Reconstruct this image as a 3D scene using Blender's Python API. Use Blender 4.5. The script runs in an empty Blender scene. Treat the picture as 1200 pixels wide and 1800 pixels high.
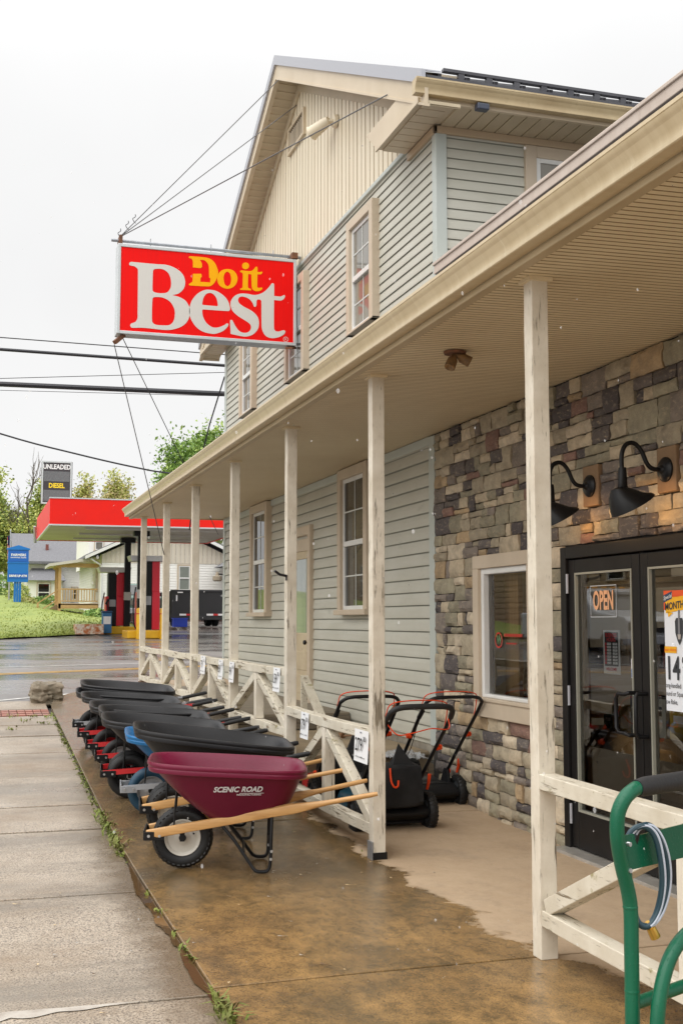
import bpy, math, random
from mathutils import Vector, Matrix, noise
R = random.Random(11)
sc = bpy.context.scene
col = sc.collection
PI = math.pi
def rad(a): return math.radians(a)
def sm(a, b, x):
    t = max(0., min(1., (x-a)/(b-a)))
    return t*t*(3-2*t)
def lerp(a, b, t): return a+(b-a)*t
def g(y):                      # height of the ground along the street
    if y < 7.3: return 0.
    if y < 10.7: return .06*(y-7.3)**2/6.8
    if y < 20: return .06*(y-9.)
    if y < 36: return .66+.033*(y-20)
    return min(1.188+.034*(y-36), 3.0)
def gl(x, y):                  # lawn
    return g(y)+.03*max(0., y-38.5)*sm(5.2, 1.5, x) if y < 75 else g(y)+1.1*sm(5.2, 1.5, x)

# ------------------------------------------------------------------ meshes
ORG = {}
class MB:
    def __init__(s): s.v=[]; s.f=[]; s.m=[]; s.c=[]; s.hasc=False
    def add(s, vs, fs, m=0, c=None):
        o=len(s.v); s.v.extend([tuple(p) for p in vs])
        for f in fs:
            s.f.append([i+o for i in f]); s.m.append(m); s.c.append(c)
        if c is not None: s.hasc=True
    def box(s, a, b, m=0, c=None):
        x0,y0,z0=[min(a[i],b[i]) for i in range(3)]; x1,y1,z1=[max(a[i],b[i]) for i in range(3)]
        s.add([(x0,y0,z0),(x1,y0,z0),(x1,y1,z0),(x0,y1,z0),(x0,y0,z1),(x1,y0,z1),(x1,y1,z1),(x0,y1,z1)],
              [(0,3,2,1),(4,5,6,7),(0,1,5,4),(1,2,6,5),(2,3,7,6),(3,0,4,7)],m,c)
    def beam(s, p, q, w, h, up=(0,0,1), m=0):
        p=Vector(p); q=Vector(q); d=(q-p).normalized(); up=Vector(up)
        a=d.cross(up).normalized()*w/2; b=a.normalized().cross(d).normalized()*h/2
        vs=[p-a-b,p+a-b,p+a+b,p-a+b,q-a-b,q+a-b,q+a+b,q-a+b]
        s.add(vs,[(0,1,2,3),(7,6,5,4),(4,5,1,0),(5,6,2,1),(6,7,3,2),(7,4,0,3)],m)
    def tube(s, pts, r, n=8, m=0, closed=False, cap=True):
        pts=[Vector(p) for p in pts]; N=len(pts)
        rr=r if isinstance(r,(list,tuple)) else [r]*N
        up=None; o=len(s.v); vs=[]
        for i in range(N):
            if closed: t=pts[(i+1)%N]-pts[i-1]
            else: t=pts[min(i+1,N-1)]-pts[max(i-1,0)]
            if t.length<1e-9: t=Vector((0,0,1))
            t.normalize()
            if up is None:
                up=Vector((0,0,1)) if abs(t.z)<.9 else Vector((1,0,0))
            a=t.cross(up)
            if a.length<1e-6: a=t.orthogonal()
            a.normalize(); b=a.cross(t).normalized(); up=b
            for k in range(n):
                an=2*PI*k/n
                vs.append(pts[i]+(a*math.cos(an)+b*math.sin(an))*rr[i])
        fs=[]
        for i in range(N if closed else N-1):
            j=(i+1)%N
            for k in range(n):
                l=(k+1)%n
                fs.append((i*n+k,i*n+l,j*n+l,j*n+k))
        if cap and not closed:
            fs.append(tuple(range(n-1,-1,-1))); fs.append(tuple((N-1)*n+k for k in range(n)))
        s.add(vs,fs,m)
    def cyl(s,p,q,r0,r1=None,n=16,m=0): s.tube([p,q],[r0,r0 if r1 is None else r1],n,m)
    def lathe(s, prof, n=24, M=None, m=0):
        M=M or Matrix(); vs=[];fs=[]
        for (r,z) in prof:
            for k in range(n):
                a=2*PI*k/n; vs.append(M@Vector((r*math.cos(a),r*math.sin(a),z)))
        for i in range(len(prof)-1):
            for k in range(n):
                l=(k+1)%n; fs.append((i*n+k,i*n+l,(i+1)*n+l,(i+1)*n+k))
        s.add(vs,fs,m)
    def prism(s, poly, fn, d0, d1, m=0):
        n=len(poly)
        vs=[fn(u,v,d0) for u,v in poly]+[fn(u,v,d1) for u,v in poly]
        fs=[tuple(range(n-1,-1,-1)),tuple(range(n,2*n))]+[(i,(i+1)%n,n+(i+1)%n,n+i) for i in range(n)]
        s.add(vs,fs,m)
    def grid(s,nx,ny,fn,m=0):
        vs=[fn(i/nx,j/ny) for j in range(ny+1) for i in range(nx+1)]
        fs=[(j*(nx+1)+i,j*(nx+1)+i+1,(j+1)*(nx+1)+i+1,(j+1)*(nx+1)+i) for j in range(ny) for i in range(nx)]
        s.add(vs,fs,m)
    def build(s, name, mats, parent=None, smooth=False, bevel=0, seg=2, recalc=True):
        if not isinstance(mats,(list,tuple)): mats=[mats]
        if parent is not None: org=ORG[parent]
        else:
            xs=[p[0] for p in s.v]; ys=[p[1] for p in s.v]; zs=[p[2] for p in s.v]
            org=Vector(((min(xs)+max(xs))/2,(min(ys)+max(ys))/2,min(zs)))
        me=bpy.data.meshes.new(name)
        me.from_pydata([(p[0]-org.x,p[1]-org.y,p[2]-org.z) for p in s.v],[],s.f)
        for m in mats: me.materials.append(m)
        me.polygons.foreach_set('material_index',s.m)
        if s.hasc:
            ca=me.color_attributes.new('tone','FLOAT_COLOR','CORNER')
            dat=[]
            for f,c in zip(s.f,s.c):
                c=c or (.3,.3,.3)
                dat.extend((c[0],c[1],c[2],1.)*len(f))
            ca.data.foreach_set('color',dat)
        if recalc:
            import bmesh
            bm=bmesh.new(); bm.from_mesh(me); bmesh.ops.recalc_face_normals(bm,faces=bm.faces); bm.to_mesh(me); bm.free()
        if smooth:
            me.polygons.foreach_set('use_smooth',[True]*len(me.polygons))
            me.set_sharp_from_angle(angle=rad(38))
        me.update()
        o=bpy.data.objects.new(name,me); col.objects.link(o)
        if parent is not None:
            o.parent=parent; ORG[o]=org
        else:
            o.location=org; ORG[o]=org
        if bevel:
            b=o.modifiers.new('bevel','BEVEL'); b.width=bevel; b.segments=seg; b.limit_method='ANGLE'; b.angle_limit=rad(35)
        return o
def tag(o,label=None,cat=None,group=None,kind=None):
    if label: o['label']=label
    if cat: o['category']=cat
    if group: o['group']=group
    if kind: o['kind']=kind
    return o
def thing(name,label,cat,loc=(0,0,0),group=None):
    o=bpy.data.objects.new(name,None); col.objects.link(o); o.empty_display_size=.1
    o.location=loc; ORG[o]=Vector(loc)
    return tag(o,label,cat,group)
def struct(o): o['kind']='structure'; return o
def copy_tree(o,parent=None):
    c=o.copy(); col.objects.link(c)
    if parent is not None: c.parent=parent
    for ch in KIDS(o): copy_tree(ch,c)
    return c
def KIDS(o): return [x for x in bpy.data.objects if x.parent==o]
def spl(pts,n=6,closed=False):
    P=[Vector(p) for p in pts]; N=len(P); out=[]
    rng=range(N) if closed else range(N-1)
    for i in rng:
        p0=P[i-1] if (closed or i>0) else P[0]*2-P[1]
        p1=P[i]; p2=P[(i+1)%N]
        p3=P[(i+2)%N] if (closed or i+2<N) else P[-1]*2-P[-2]
        for k in range(n):
            t=k/n
            out.append(.5*((2*p1)+(p2-p0)*t+(2*p0-5*p1+4*p2-p3)*t*t+(3*p1-p0-3*p2+p3)*t**3))
    if not closed: out.append(P[-1])
    return out
def curve_mesh(cu):
    ob=bpy.data.objects.new('letters',cu); col.objects.link(ob)
    dg=bpy.context.evaluated_depsgraph_get()
    me=bpy.data.meshes.new_from_object(ob.evaluated_get(dg))
    vs=[v.co.copy() for v in me.vertices]; fs=[tuple(p.vertices) for p in me.polygons]
    bpy.data.objects.remove(ob); bpy.data.meshes.remove(me); bpy.data.curves.remove(cu)
    return vs,fs
TXC={}
def text(mb,s,size,fn,m=0,bold=0.,shear=0.,sx=1.,align='CENTER',depth=.0015):
    key=(s,size,bold,shear,align)
    if key not in TXC:
        cu=bpy.data.curves.new('letters','FONT'); cu.body=s; cu.size=size; cu.offset=bold*size; cu.shear=shear
        cu.align_x=align; cu.align_y='CENTER'; cu.resolution_u=3; cu.extrude=0
        TXC[key]=curve_mesh(cu)
    vs,fs=TXC[key]
    mb.add([fn(v.x*sx,v.y,depth) for v in vs],fs,m)
def smooth_outline(pts,n=5):
    N=len(pts); P=[Vector((p[0],p[1])) for p in pts]; cor=[]
    for i in range(N):
        a=(P[i]-P[i-1]); b=(P[(i+1)%N]-P[i])
        cor.append(a.length<1e-9 or b.length<1e-9 or a.angle(b)>rad(58))
    out=[]
    for i in range(N):
        j=(i+1)%N
        t1=(P[j]-P[i-1])*.5; t2=(P[(i+2)%N]-P[i])*.5
        L=(P[j]-P[i]).length
        if cor[i]: t1=(P[j]-P[i])
        if cor[j]: t2=(P[j]-P[i])
        if t1.length>L*1.1: t1=t1.normalized()*L*1.1
        if t2.length>L*1.1: t2=t2.normalized()*L*1.1
        for k in range(n):
            t=k/n
            h=(2*t**3-3*t*t+1)*P[i]+(t**3-2*t*t+t)*t1+(-2*t**3+3*t*t)*P[j]+(t**3-t*t)*t2
            out.append(h)
    return out
def outline_mesh(mb,loops,fn,m=0,depth=.003):
    cu=bpy.data.curves.new('letters','CURVE'); cu.dimensions='2D'; cu.fill_mode='BOTH'
    for lp in loops:
        q=smooth_outline(lp); s=cu.splines.new('POLY'); s.points.add(len(q)-1); s.use_cyclic_u=True
        for p,v in zip(s.points,q): p.co=(v.x,v.y,0,1)
    vs,fs=curve_mesh(cu)
    mb.add([fn(v.x,v.y,depth) for v in vs],fs,m)

# ------------------------------------------------------------------ materials
class NT:
    def __init__(s,name):
        s.mat=bpy.data.materials.new(name); s.mat.use_nodes=True; s.t=s.mat.node_tree; s.n=s.t.nodes; s.l=s.t.links
        s.p=s.n['Principled BSDF']; s.tc=s.n.new('ShaderNodeTexCoord'); s._geo=None
    def co(s,kind='Object',scale=(1,1,1)):
        mp=s.n.new('ShaderNodeMapping'); mp.inputs['Scale'].default_value=scale
        if kind=='World':
            if s._geo is None: s._geo=s.n.new('ShaderNodeNewGeometry')
            s.l.new(s._geo.outputs['Position'],mp.inputs['Vector'])
        else: s.l.new(s.tc.outputs[kind],mp.inputs['Vector'])
        return mp.outputs['Vector']
    def noise(s,scale,vec,detail=5,rough=.6,dist=0.):
        nd=s.n.new('ShaderNodeTexNoise'); nd.inputs['Scale'].default_value=scale; nd.inputs['Detail'].default_value=detail
        nd.inputs['Roughness'].default_value=rough; nd.inputs['Distortion'].default_value=dist
        s.l.new(vec,nd.inputs['Vector']); return nd.outputs['Fac']
    def ramp(s,fac,a,b,v0=0.,v1=1.):
        r=s.n.new('ShaderNodeMapRange'); r.inputs['From Min'].default_value=a; r.inputs['From Max'].default_value=b
        r.inputs['To Min'].default_value=v0; r.inputs['To Max'].default_value=v1
        s.l.new(fac,r.inputs['Value']); return r.outputs['Result']
    def mix(s,fac,a,b):
        m=s.n.new('ShaderNodeMix'); m.data_type='RGBA'
        for k,x in ((0,fac),(6,a),(7,b)):
            if isinstance(x,(int,float)): m.inputs[k].default_value=x
            elif isinstance(x,(tuple,list)): m.inputs[k].default_value=(*x[:3],1)
            else: s.l.new(x,m.inputs[k])
        return m.outputs[2]
    def math(s,op,a,b=0.):
        m=s.n.new('ShaderNodeMath'); m.operation=op; m.use_clamp=False
        for k,x in ((0,a),(1,b)):
            if isinstance(x,(int,float)): m.inputs[k].default_value=x
            else: s.l.new(x,m.inputs[k])
        return m.outputs[0]
    def setp(s,k,x):
        if isinstance(x,(int,float)): s.p.inputs[k].default_value=x
        elif isinstance(x,(tuple,list)): s.p.inputs[k].default_value=(*x[:3],1)
        else: s.l.new(x,s.p.inputs[k])
    def bump(s,h,strength=.3,dist=.01):
        b=s.n.new('ShaderNodeBump'); b.inputs['Strength'].default_value=strength; b.inputs['Distance'].default_value=dist
        s.l.new(h,b.inputs['Height']); s.l.new(b.outputs['Normal'],s.p.inputs['Normal'])
def M(name,c,rough=.6,metal=0.,c2=None,scale=6.,lo=.35,hi=.7,stretch=(1,1,1),bump=0.,bscale=60.,bstretch=(1,1,1),bdist=.004,
      coord='Object',spec=None,r2=None,dirt=None,dscale=2.,dlo=.55,dhi=.75,drops=0.):
    t=NT(name); v=t.co(coord,stretch); colr=c
    if c2 is not None:
        f=t.ramp(t.noise(scale,v,6),lo,hi); colr=t.mix(f,c,c2)
        if r2 is not None: t.setp('Roughness',t.ramp(f,0,1,rough,r2))
    if dirt is not None:
        f2=t.ramp(t.noise(dscale,v,8,.7),dlo,dhi); colr=t.mix(f2,colr,dirt)
    t.setp('Base Color',colr)
    if r2 is None or c2 is None: t.setp('Roughness',rough)
    t.setp('Metallic',metal)
    if spec is not None: t.p.inputs['Specular IOR Level'].default_value=spec
    if bump:
        h=t.noise(bscale,t.co(coord,bstretch),6,.65)
        if drops:
            vo=t.n.new('ShaderNodeTexVoronoi'); vo.inputs['Scale'].default_value=drops
            t.l.new(t.co(coord),vo.inputs['Vector']); h=t.math('ADD',t.math('MULTIPLY',h,.25),t.ramp(vo.outputs['Distance'],.1,.3,1.,0.))
        t.bump(h,bump,bdist)
    return t.mat
def peel(name,base,base2,wood,axis,lo=.60,hi=.66,moss=None):
    t=NT(name); st=[38,38,38]; st[axis]=2.6
    v=t.co('World',tuple(st)); f=t.noise(1.,v,8,.68,.3)
    big=t.noise(1.6,t.co('World'),4)
    fl=[95,95,95]; fl[axis]=11; fine=t.ramp(t.noise(1.,t.co('World',tuple(fl)),4,.6),.64,.70,0,.75)
    th=t.math('ADD',f,t.math('MULTIPLY',t.math('SUBTRACT',big,.5),.42))
    k=t.math('MAXIMUM',t.ramp(th,lo,hi),fine)
    c=t.mix(t.ramp(t.noise(5.,t.co('World'),5),.35,.7),base,base2)
    wd=t.mix(t.ramp(t.noise(3.,v,5),.3,.7),wood,tuple(x*.45 for x in wood))
    c=t.mix(k,c,wd)
    if moss:
        mk=t.ramp(t.noise(4.5,t.co('World'),6,.7),.60,.68); c=t.mix(mk,c,moss)
    t.setp('Base Color',c); t.setp('Roughness',t.ramp(k,0,1,.48,.85))
    h=t.math('ADD',t.math('MULTIPLY',k,-1.),t.math('MULTIPLY',f,.6)); t.bump(h,.55,.004)
    return t.mat
def wood(name,a,b,axis=0,rough=.45,scale=1.,coord='Object'):
    t=NT(name); st=[38,38,38]; st[axis]=1.6
    v=t.co(coord,tuple(x*scale for x in st)); f=t.noise(1.,v,6,.6,1.2)
    t.setp('Base Color',t.mix(t.ramp(f,.3,.7),a,b)); t.setp('Roughness',rough); t.bump(f,.15,.003); return t.mat

cream=peel('peeling_cream_paint',(.74,.68,.57),(.58,.51,.40),(.30,.25,.18),2,.615,.67)
cream_rail=peel('peeling_rail_paint',(.68,.63,.52),(.55,.49,.38),(.30,.235,.15),1,.585,.64,(.26,.22,.07))
tan_trim=M('tan_window_trim',(.59,.49,.37),.5,c2=(.52,.43,.32),scale=3,bump=.08,bscale=90)
tan_metal=M('tan_gutter_metal',(.56,.45,.27),.33,c2=(.45,.34,.19),scale=2.5,stretch=(1,1,1),dirt=(.30,.22,.12),dscale=9,dlo=.6,dhi=.8,bump=.05,bscale=20)
def gutter_mat():
    t=NT('weathered_gutter'); v=t.co('World',(1.,11.,1.2)); f=t.noise(1.,v,6,.7)
    c=t.mix(t.ramp(f,.35,.70),(.56,.45,.28),(.64,.53,.35)); c=t.mix(t.ramp(t.noise(2.,t.co('World',(1,9,1)),5),.62,.72,0,.6),c,(.74,.66,.50))
    c=t.mix(t.ramp(t.noise(.9,t.co('World',(1,5,1)),7,.75),.66,.74,0,.7),c,(.16,.12,.07))
    t.setp('Base Color',c); t.setp('Roughness',.35); return t.mat
gutter_m=gutter_mat()
fascia_m=M('pale_fascia_band',(.58,.49,.42),.45,c2=(.52,.43,.36),scale=1.5,stretch=(1,6,1),dirt=(.36,.29,.23),dscale=3,dlo=.62,dhi=.75)
soffit_m=M('tan_porch_ceiling',(.76,.65,.45),.5,c2=(.69,.57,.38),scale=1.2,bump=.10,bscale=1.,bstretch=(90,260,1),bdist=.003,coord='World')
eave_m=M('cream_soffit',(.56,.47,.33),.5,c2=(.48,.40,.27),scale=2)
siding_m=M('sage_vinyl_siding',(.545,.535,.465),.45,spec=.3,c2=(.485,.475,.40),scale=1.4,stretch=(1,1,3),bump=.06,bscale=30,bstretch=(1,1.5,40),bdist=.003,dirt=(.36,.36,.29),dscale=1.8,dlo=.6,dhi=.85,coord='World')
corner_m=M('sage_corner_trim',(.49,.53,.50),.4,c2=(.46,.50,.46),scale=2)
batten_m=M('cream_gable_boards',(.78,.70,.54),.45,c2=(.71,.62,.46),scale=1.2,stretch=(1,3,.4),coord='World')
roof_m=M('dark_metal_roof',(.07,.07,.08),.3,.4,c2=(.10,.10,.11),scale=3)
greytrim=M('grey_metal_trim',(.42,.43,.47),.35,.3)
white=M('white_vinyl',(.78,.78,.76),.35,c2=(.70,.70,.67),scale=3)
black=M('black_satin_metal',(.008,.008,.009),.38,spec=.3,bump=.05,bscale=150)
blackp=M('black_plastic',(.009,.009,.010),.5,spec=.25,bump=.12,bscale=220,bdist=.002)
darkglass=None
def glass_dark(name,c,c2,r=.03):
    t=NT(name); v=t.co('World',(1,1.2,.5)); f=t.ramp(t.noise(1.1,v,3),.4,.65)
    t.setp('Base Color',t.mix(f,c,c2)); t.setp('Roughness',r); t.p.inputs['Specular IOR Level'].default_value=.75
    return t.mat
glass_up=glass_dark('curtained_window_glass',(.10,.10,.09),(.24,.22,.18))
glass_low=glass_dark('dark_window_glass',(.010,.011,.010),(.03,.03,.025))
glass_door=glass_dark('pale_curtain_glass',(.16,.20,.17),(.28,.32,.27))
def clear_glass():
    t=NT('shop_glass'); n=t.n; l=t.l
    tr=n.new('ShaderNodeBsdfTransparent'); tr.inputs[0].default_value=(.90,.92,.90,1)
    gl=n.new('ShaderNodeBsdfGlossy'); gl.inputs['Roughness'].default_value=.004
    fr=n.new('ShaderNodeFresnel'); fr.inputs['IOR'].default_value=2.15
    mx=n.new('ShaderNodeMixShader'); l.new(fr.outputs[0],mx.inputs[0]); l.new(tr.outputs[0],mx.inputs[1]); l.new(gl.outputs[0],mx.inputs[2])
    l.new(mx.outputs[0],n['Material Output'].inputs[0]); return t.mat
glass_m=clear_glass()
def concrete_walk():
    t=NT('damp_sidewalk_concrete'); W=t.co('World')
    f=t.noise(1.1,W,7,.65); sp=t.noise(95.,W,3,.7); sp2=t.noise(38.,W,4,.7)
    c=t.mix(t.ramp(f,.35,.68),(.50,.42,.325),(.33,.265,.195))
    c=t.mix(t.ramp(sp,.49,.58),c,(.10,.078,.06)); c=t.mix(t.ramp(sp2,.58,.68),c,(.52,.44,.35))
    st=t.noise(.7,t.co('World',(.7,.9,1)),7,.7); c=t.mix(t.ramp(st,.48,.62,0,.65),c,(.22,.155,.095)); st2=t.noise(.35,t.co('World',(.5,2.4,1)),6,.7); c=t.mix(t.ramp(st2,.48,.60,0,.7),c,(.16,.135,.105))
    sx=t.n.new('ShaderNodeSeparateXYZ'); t.l.new(W,sx.inputs[0]); e=t.math('ADD',sx.outputs[0],t.math('MULTIPLY',t.math('SUBTRACT',t.noise(2.6,W,7,.7),.5),.55)); k=t.ramp(e,.80,1.0)
    k=t.math('MULTIPLY',k,t.ramp(sx.outputs[1],12.,8.5))
    c=t.mix(t.math('MULTIPLY',k,.8),c,(.13,.088,.048))
    t.setp('Base Color',c); t.setp('Roughness',t.math('SUBTRACT',t.ramp(t.math('ADD',f,t.math('MULTIPLY',sp2,.35)),.45,.85,.22,.52),t.math('MULTIPLY',k,.17)))
    t.bump(t.math('ADD',sp,t.math('MULTIPLY',sp2,1.1)),.35,.004); return t.mat
walk_m=concrete_walk()
def porch_concrete():
    t=NT('porch_concrete_wet_and_dry'); W=t.co('World')
    sx=t.n.new('ShaderNodeSeparateXYZ'); t.l.new(W,sx.inputs[0])
    edge=t.noise(.9,W,7,.62); e=t.math('ADD',sx.outputs[0],t.math('MULTIPLY',t.math('SUBTRACT',edge,.5),1.0)); e=t.math('ADD',e,t.math('MULTIPLY',t.math('SUBTRACT',t.noise(9.,W,6,.75),.5),.22))
    # damp reaches further in near the entrance
    e=t.math('ADD',e,t.ramp(sx.outputs[1],4.2,5.8,-.42,0.))
    dry=t.ramp(e,2.69,2.735)
    f=t.noise(1.9,t.co('World',(1.,.75,1)),12,.78); f2=t.noise(7.,t.co('World',(1.,.6,1)),12,.88); sp=t.noise(110.,W,3,.7); f3=t.noise(.45,W,4,.6)
    wet=t.mix(t.ramp(f,.36,.64),(.43,.255,.095),(.20,.118,.046)); wet=t.mix(t.ramp(f2,.45,.60,0,.78),wet,(.075,.050,.022)); wet=t.mix(t.ramp(t.noise(.9,t.co('World',(1.,.8,1)),9,.7),.51,.62,0,.6),wet,(.085,.065,.036)); wet=t.mix(t.ramp(sx.outputs[1],6.2,7.6,0,.45),wet,(.11,.08,.045))
    wet=t.mix(t.ramp(f3,.54,.68,0,.45),wet,(.30,.21,.12)); wet=t.mix(t.ramp(sx.outputs[1],9.,15.,0.,.55),wet,(.22,.19,.15))  # wet concrete greyed towards the far end, reflected light put into the colour
    wet=t.mix(t.ramp(sp,.52,.64,0,.75),wet,(.055,.038,.02))
    dr=t.mix(t.ramp(f,.35,.7),(.50,.375,.25),(.41,.295,.185)); dr=t.mix(t.ramp(f2,.52,.66,0,.6),dr,(.30,.22,.145)); dr=t.mix(t.ramp(t.noise(.8,W,9,.75),.54,.66,0,.5),dr,(.27,.20,.14)); dr=t.mix(t.ramp(sp,.58,.7,0,.4),dr,(.25,.18,.12))
    t.setp('Base Color',t.mix(dry,wet,dr))
    t.setp('Roughness',t.math('ADD',t.ramp(f,.35,.65,.08,.30),t.math('MULTIPLY',dry,.5)))
    # cracks
    vo=t.n.new('ShaderNodeTexVoronoi'); vo.feature='DISTANCE_TO_EDGE'; vo.inputs['Scale'].default_value=.35
    t.l.new(t.co('World'),vo.inputs['Vector'])
    t.bump(t.math('ADD',t.math('MULTIPLY',sp,.5),t.math('MULTIPLY',f2,.9)),.3,.005); return t.mat
porch_m=porch_concrete()
def asphalt():
    t=NT('wet_asphalt'); W=t.co('World'); f=t.noise(.22,t.co('World',(.5,1.6,1)),7,.65); sp=t.noise(60.,W,3,.7)
    c=t.mix(t.ramp(f,.38,.66),(.21,.195,.185),(.11,.10,.095)); c=t.mix(t.ramp(sp,.55,.7),c,(.22,.20,.19))
    b=t.noise(.13,W,5,.6); c=t.mix(t.ramp(b,.55,.68,0,.7),c,(.20,.155,.10))
    t.setp('Base Color',c); t.setp('Roughness',t.ramp(t.noise(.42,t.co('World',(.5,1.6,1)),7,.7),.42,.60,.03,.45)); t.bump(sp,.25,.004); return t.mat
asph_m=asphalt()
water_m=NT('muddy_puddle_water'); water_m.setp('Base Color',(.10,.058,.026)); water_m.setp('Roughness',.03); water_m.bump(water_m.noise(14.,water_m.co('World'),3),.12,.004); water_m=water_m.mat
def grass_mat(name,a,b,c2):
    t=NT(name); W=t.co('World'); c=t.mix(t.ramp(t.noise(.8,W,5),.35,.65),a,b); c=t.mix(t.ramp(t.noise(7.,W,6,.7),.5,.7),c,c2)
    t.setp('Base Color',c); t.setp('Roughness',.7); t.bump(t.noise(30.,W,4),.6,.04); return t.mat
lawn_m=grass_mat('lawn_green',(.21,.27,.05),(.30,.35,.075),(.15,.21,.035))
weed_m=grass_mat('weed_green',(.13,.17,.025),(.21,.24,.04),(.16,.12,.04))
red_m=M('red_canopy_panel',(.86,.022,.014),.4,spec=.15,c2=(.78,.024,.018),scale=2,bump=.05,bscale=15)
signred=M('sign_red',(.90,.006,.005),.4,spec=.12,c2=(.82,.008,.007),scale=2,stretch=(30,1,.6))
signwhite=M('sign_letter_white',(.66,.64,.60),.4,spec=.2)
signyel=M('sign_letter_yellow',(.95,.44,.004),.4,spec=.15)
alu=M('pale_aluminium',(.62,.66,.67),.35,.2,c2=(.55,.58,.59),scale=3)
galv=M('galvanised_steel',(.36,.38,.41),.4,.6,c2=(.26,.27,.29),scale=12)
rust_m=M('rusty_steel',(.22,.09,.04),.8,c2=(.08,.045,.03),scale=14)
wire_m=M('dark_cable',(.02,.02,.025),.5)
greywire=M('steel_guy_wire',(.14,.14,.145),.45,.5)
paper=M('white_card',(.80,.80,.80),.6)
ink=M('black_ink',(.01,.01,.012),.6)
tone=NT('field_stone')
def stone_mat():
    t=NT('ledge_stone'); a=t.n.new('ShaderNodeVertexColor'); a.layer_name='tone'; W=t.co('World')
    f=t.noise(9.,W,7,.7); c=t.mix(t.ramp(f,.40,.66,0,.75),a.outputs[0],t.mix(.55,a.outputs[0],(.06,.05,.045)))
    f2=t.noise(22.,t.co('World',(1,1,2.2)),6,.7); c=t.mix(t.ramp(f2,.54,.70,0,.5),c,(.56,.45,.30))
    t.setp('Base Color',c); t.setp('Roughness',.85); t.bump(t.math('ADD',t.math('MULTIPLY',f,1.3),f2),.6,.012); return t.mat
bpy.data.materials.remove(tone.mat)
stone_m=stone_mat()
mortar=M('dark_joint',(.035,.030,.026),.9)
# ------------------------------------------------------------------ camera, sky, sun
cd=bpy.data.cameras.new('camera'); cam=bpy.data.objects.new('camera',cd); col.objects.link(cam); sc.camera=cam
cd.sensor_fit='VERTICAL'; cd.sensor_height=36; cd.lens=2080/1800*36; cd.clip_end=2000; cd.clip_start=.05
cam.location=(0,0,1.65); cam.rotation_euler=(rad(90+5.274),0,rad(-17.285))
w=bpy.data.worlds.new('World'); sc.world=w; w.use_nodes=True
wn=w.node_tree.nodes; wl=w.node_tree.links; bg=wn['Background']
sky=wn.new('ShaderNodeTexSky'); sky.sky_type='NISHITA'; sky.sun_disc=False
SE,SR=rad(42),rad(240)
sky.sun_elevation=SE; sky.sun_rotation=SR; sky.dust_density=4.; sky.air_density=1.
hs=wn.new('ShaderNodeHueSaturation'); hs.inputs['Saturation'].default_value=.12; wl.new(sky.outputs[0],hs.inputs['Color'])
# the cloud deck: an even pale layer over the sky, faintly uneven
wt=wn.new('ShaderNodeTexCoord'); cn=wn.new('ShaderNodeTexNoise'); cn.inputs['Scale'].default_value=2.4; cn.inputs['Detail'].default_value=4
wl.new(wt.outputs['Generated'],cn.inputs['Vector'])
cr=wn.new('ShaderNodeMapRange'); cr.inputs['From Min'].default_value=.3; cr.inputs['From Max'].default_value=.7; cr.inputs['To Min'].default_value=7.0; cr.inputs['To Max'].default_value=7.9
wl.new(cn.outputs['Fac'],cr.inputs['Value'])
cc=wn.new('ShaderNodeMix'); cc.data_type='RGBA'; cc.inputs[0].default_value=.94
# an overcast sky is brighter overhead than towards the horizon
sz=wn.new('ShaderNodeSeparateXYZ'); wl.new(wt.outputs['Generated'],sz.inputs[0])
zr_=wn.new('ShaderNodeMapRange'); zr_.interpolation_type='SMOOTHSTEP'
for k_,v_ in (('From Min',.38),('From Max',1.),('To Min',1.),('To Max',3.0)): zr_.inputs[k_].default_value=v_
wl.new(sz.outputs[2],zr_.inputs['Value'])
mu=wn.new('ShaderNodeMath'); mu.operation='MULTIPLY'; wl.new(cr.outputs['Result'],mu.inputs[0]); wl.new(zr_.outputs['Result'],mu.inputs[1])
wl.new(hs.outputs[0],cc.inputs[6]); wl.new(mu.outputs[0],cc.inputs[7])
wl.new(cc.outputs[2],bg.inputs['Color']); bg.inputs['Strength'].default_value=.115
sd=bpy.data.lights.new('sun','SUN'); sd.energy=1.5; sd.angle=rad(75); sd.color=(1,.96,.90)
so=bpy.data.objects.new('sun',sd); col.objects.link(so)
so.rotation_euler=(rad(90)-SE,0,PI-SR+0*PI); so.location=(-10,-10,30)
# aim the lamp explicitly: light comes from the open street side, a little behind the viewer
dvec=Vector((math.sin(SR)*math.cos(SE),math.cos(SR)*math.cos(SE),math.sin(SE)))
so.rotation_euler=dvec.to_track_quat('Z','Y').to_euler()
sc.view_settings.view_transform='Standard'; sc.view_settings.look='None'; sc.view_settings.exposure=.19; sc.view_settings.gamma=1
sc.view_settings.use_curve_mapping=False
sc.cycles.use_denoising=True; sc.cycles.max_bounces=8; sc.cycles.transparent_max_bounces=12

# ------------------------------------------------------------------ ground
mb=MB()
ys=[-40,-20,-8,-3,0,3,6,8.5,9,9.5,10,10.5,12,14,16,18,20,22,24,26,28,30,32,34,36,38,41,45,50,56,63,72,85,110,160,260,420]
xs=[-300,-120,-60,-30,-15,-8,-4,-1.5,0,2,4,6,8,10,13,18,25,40,80,160,300]
vs=[(x,y,g(y)-.09) for y in ys for x in xs]; n=len(xs)
fs=[(j*n+i,j*n+i+1,(j+1)*n+i+1,(j+1)*n+i) for j in range(len(ys)-1) for i in range(n-1)]
mb.add(vs,fs); struct(mb.build('ground',asph_m,recalc=False))
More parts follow.
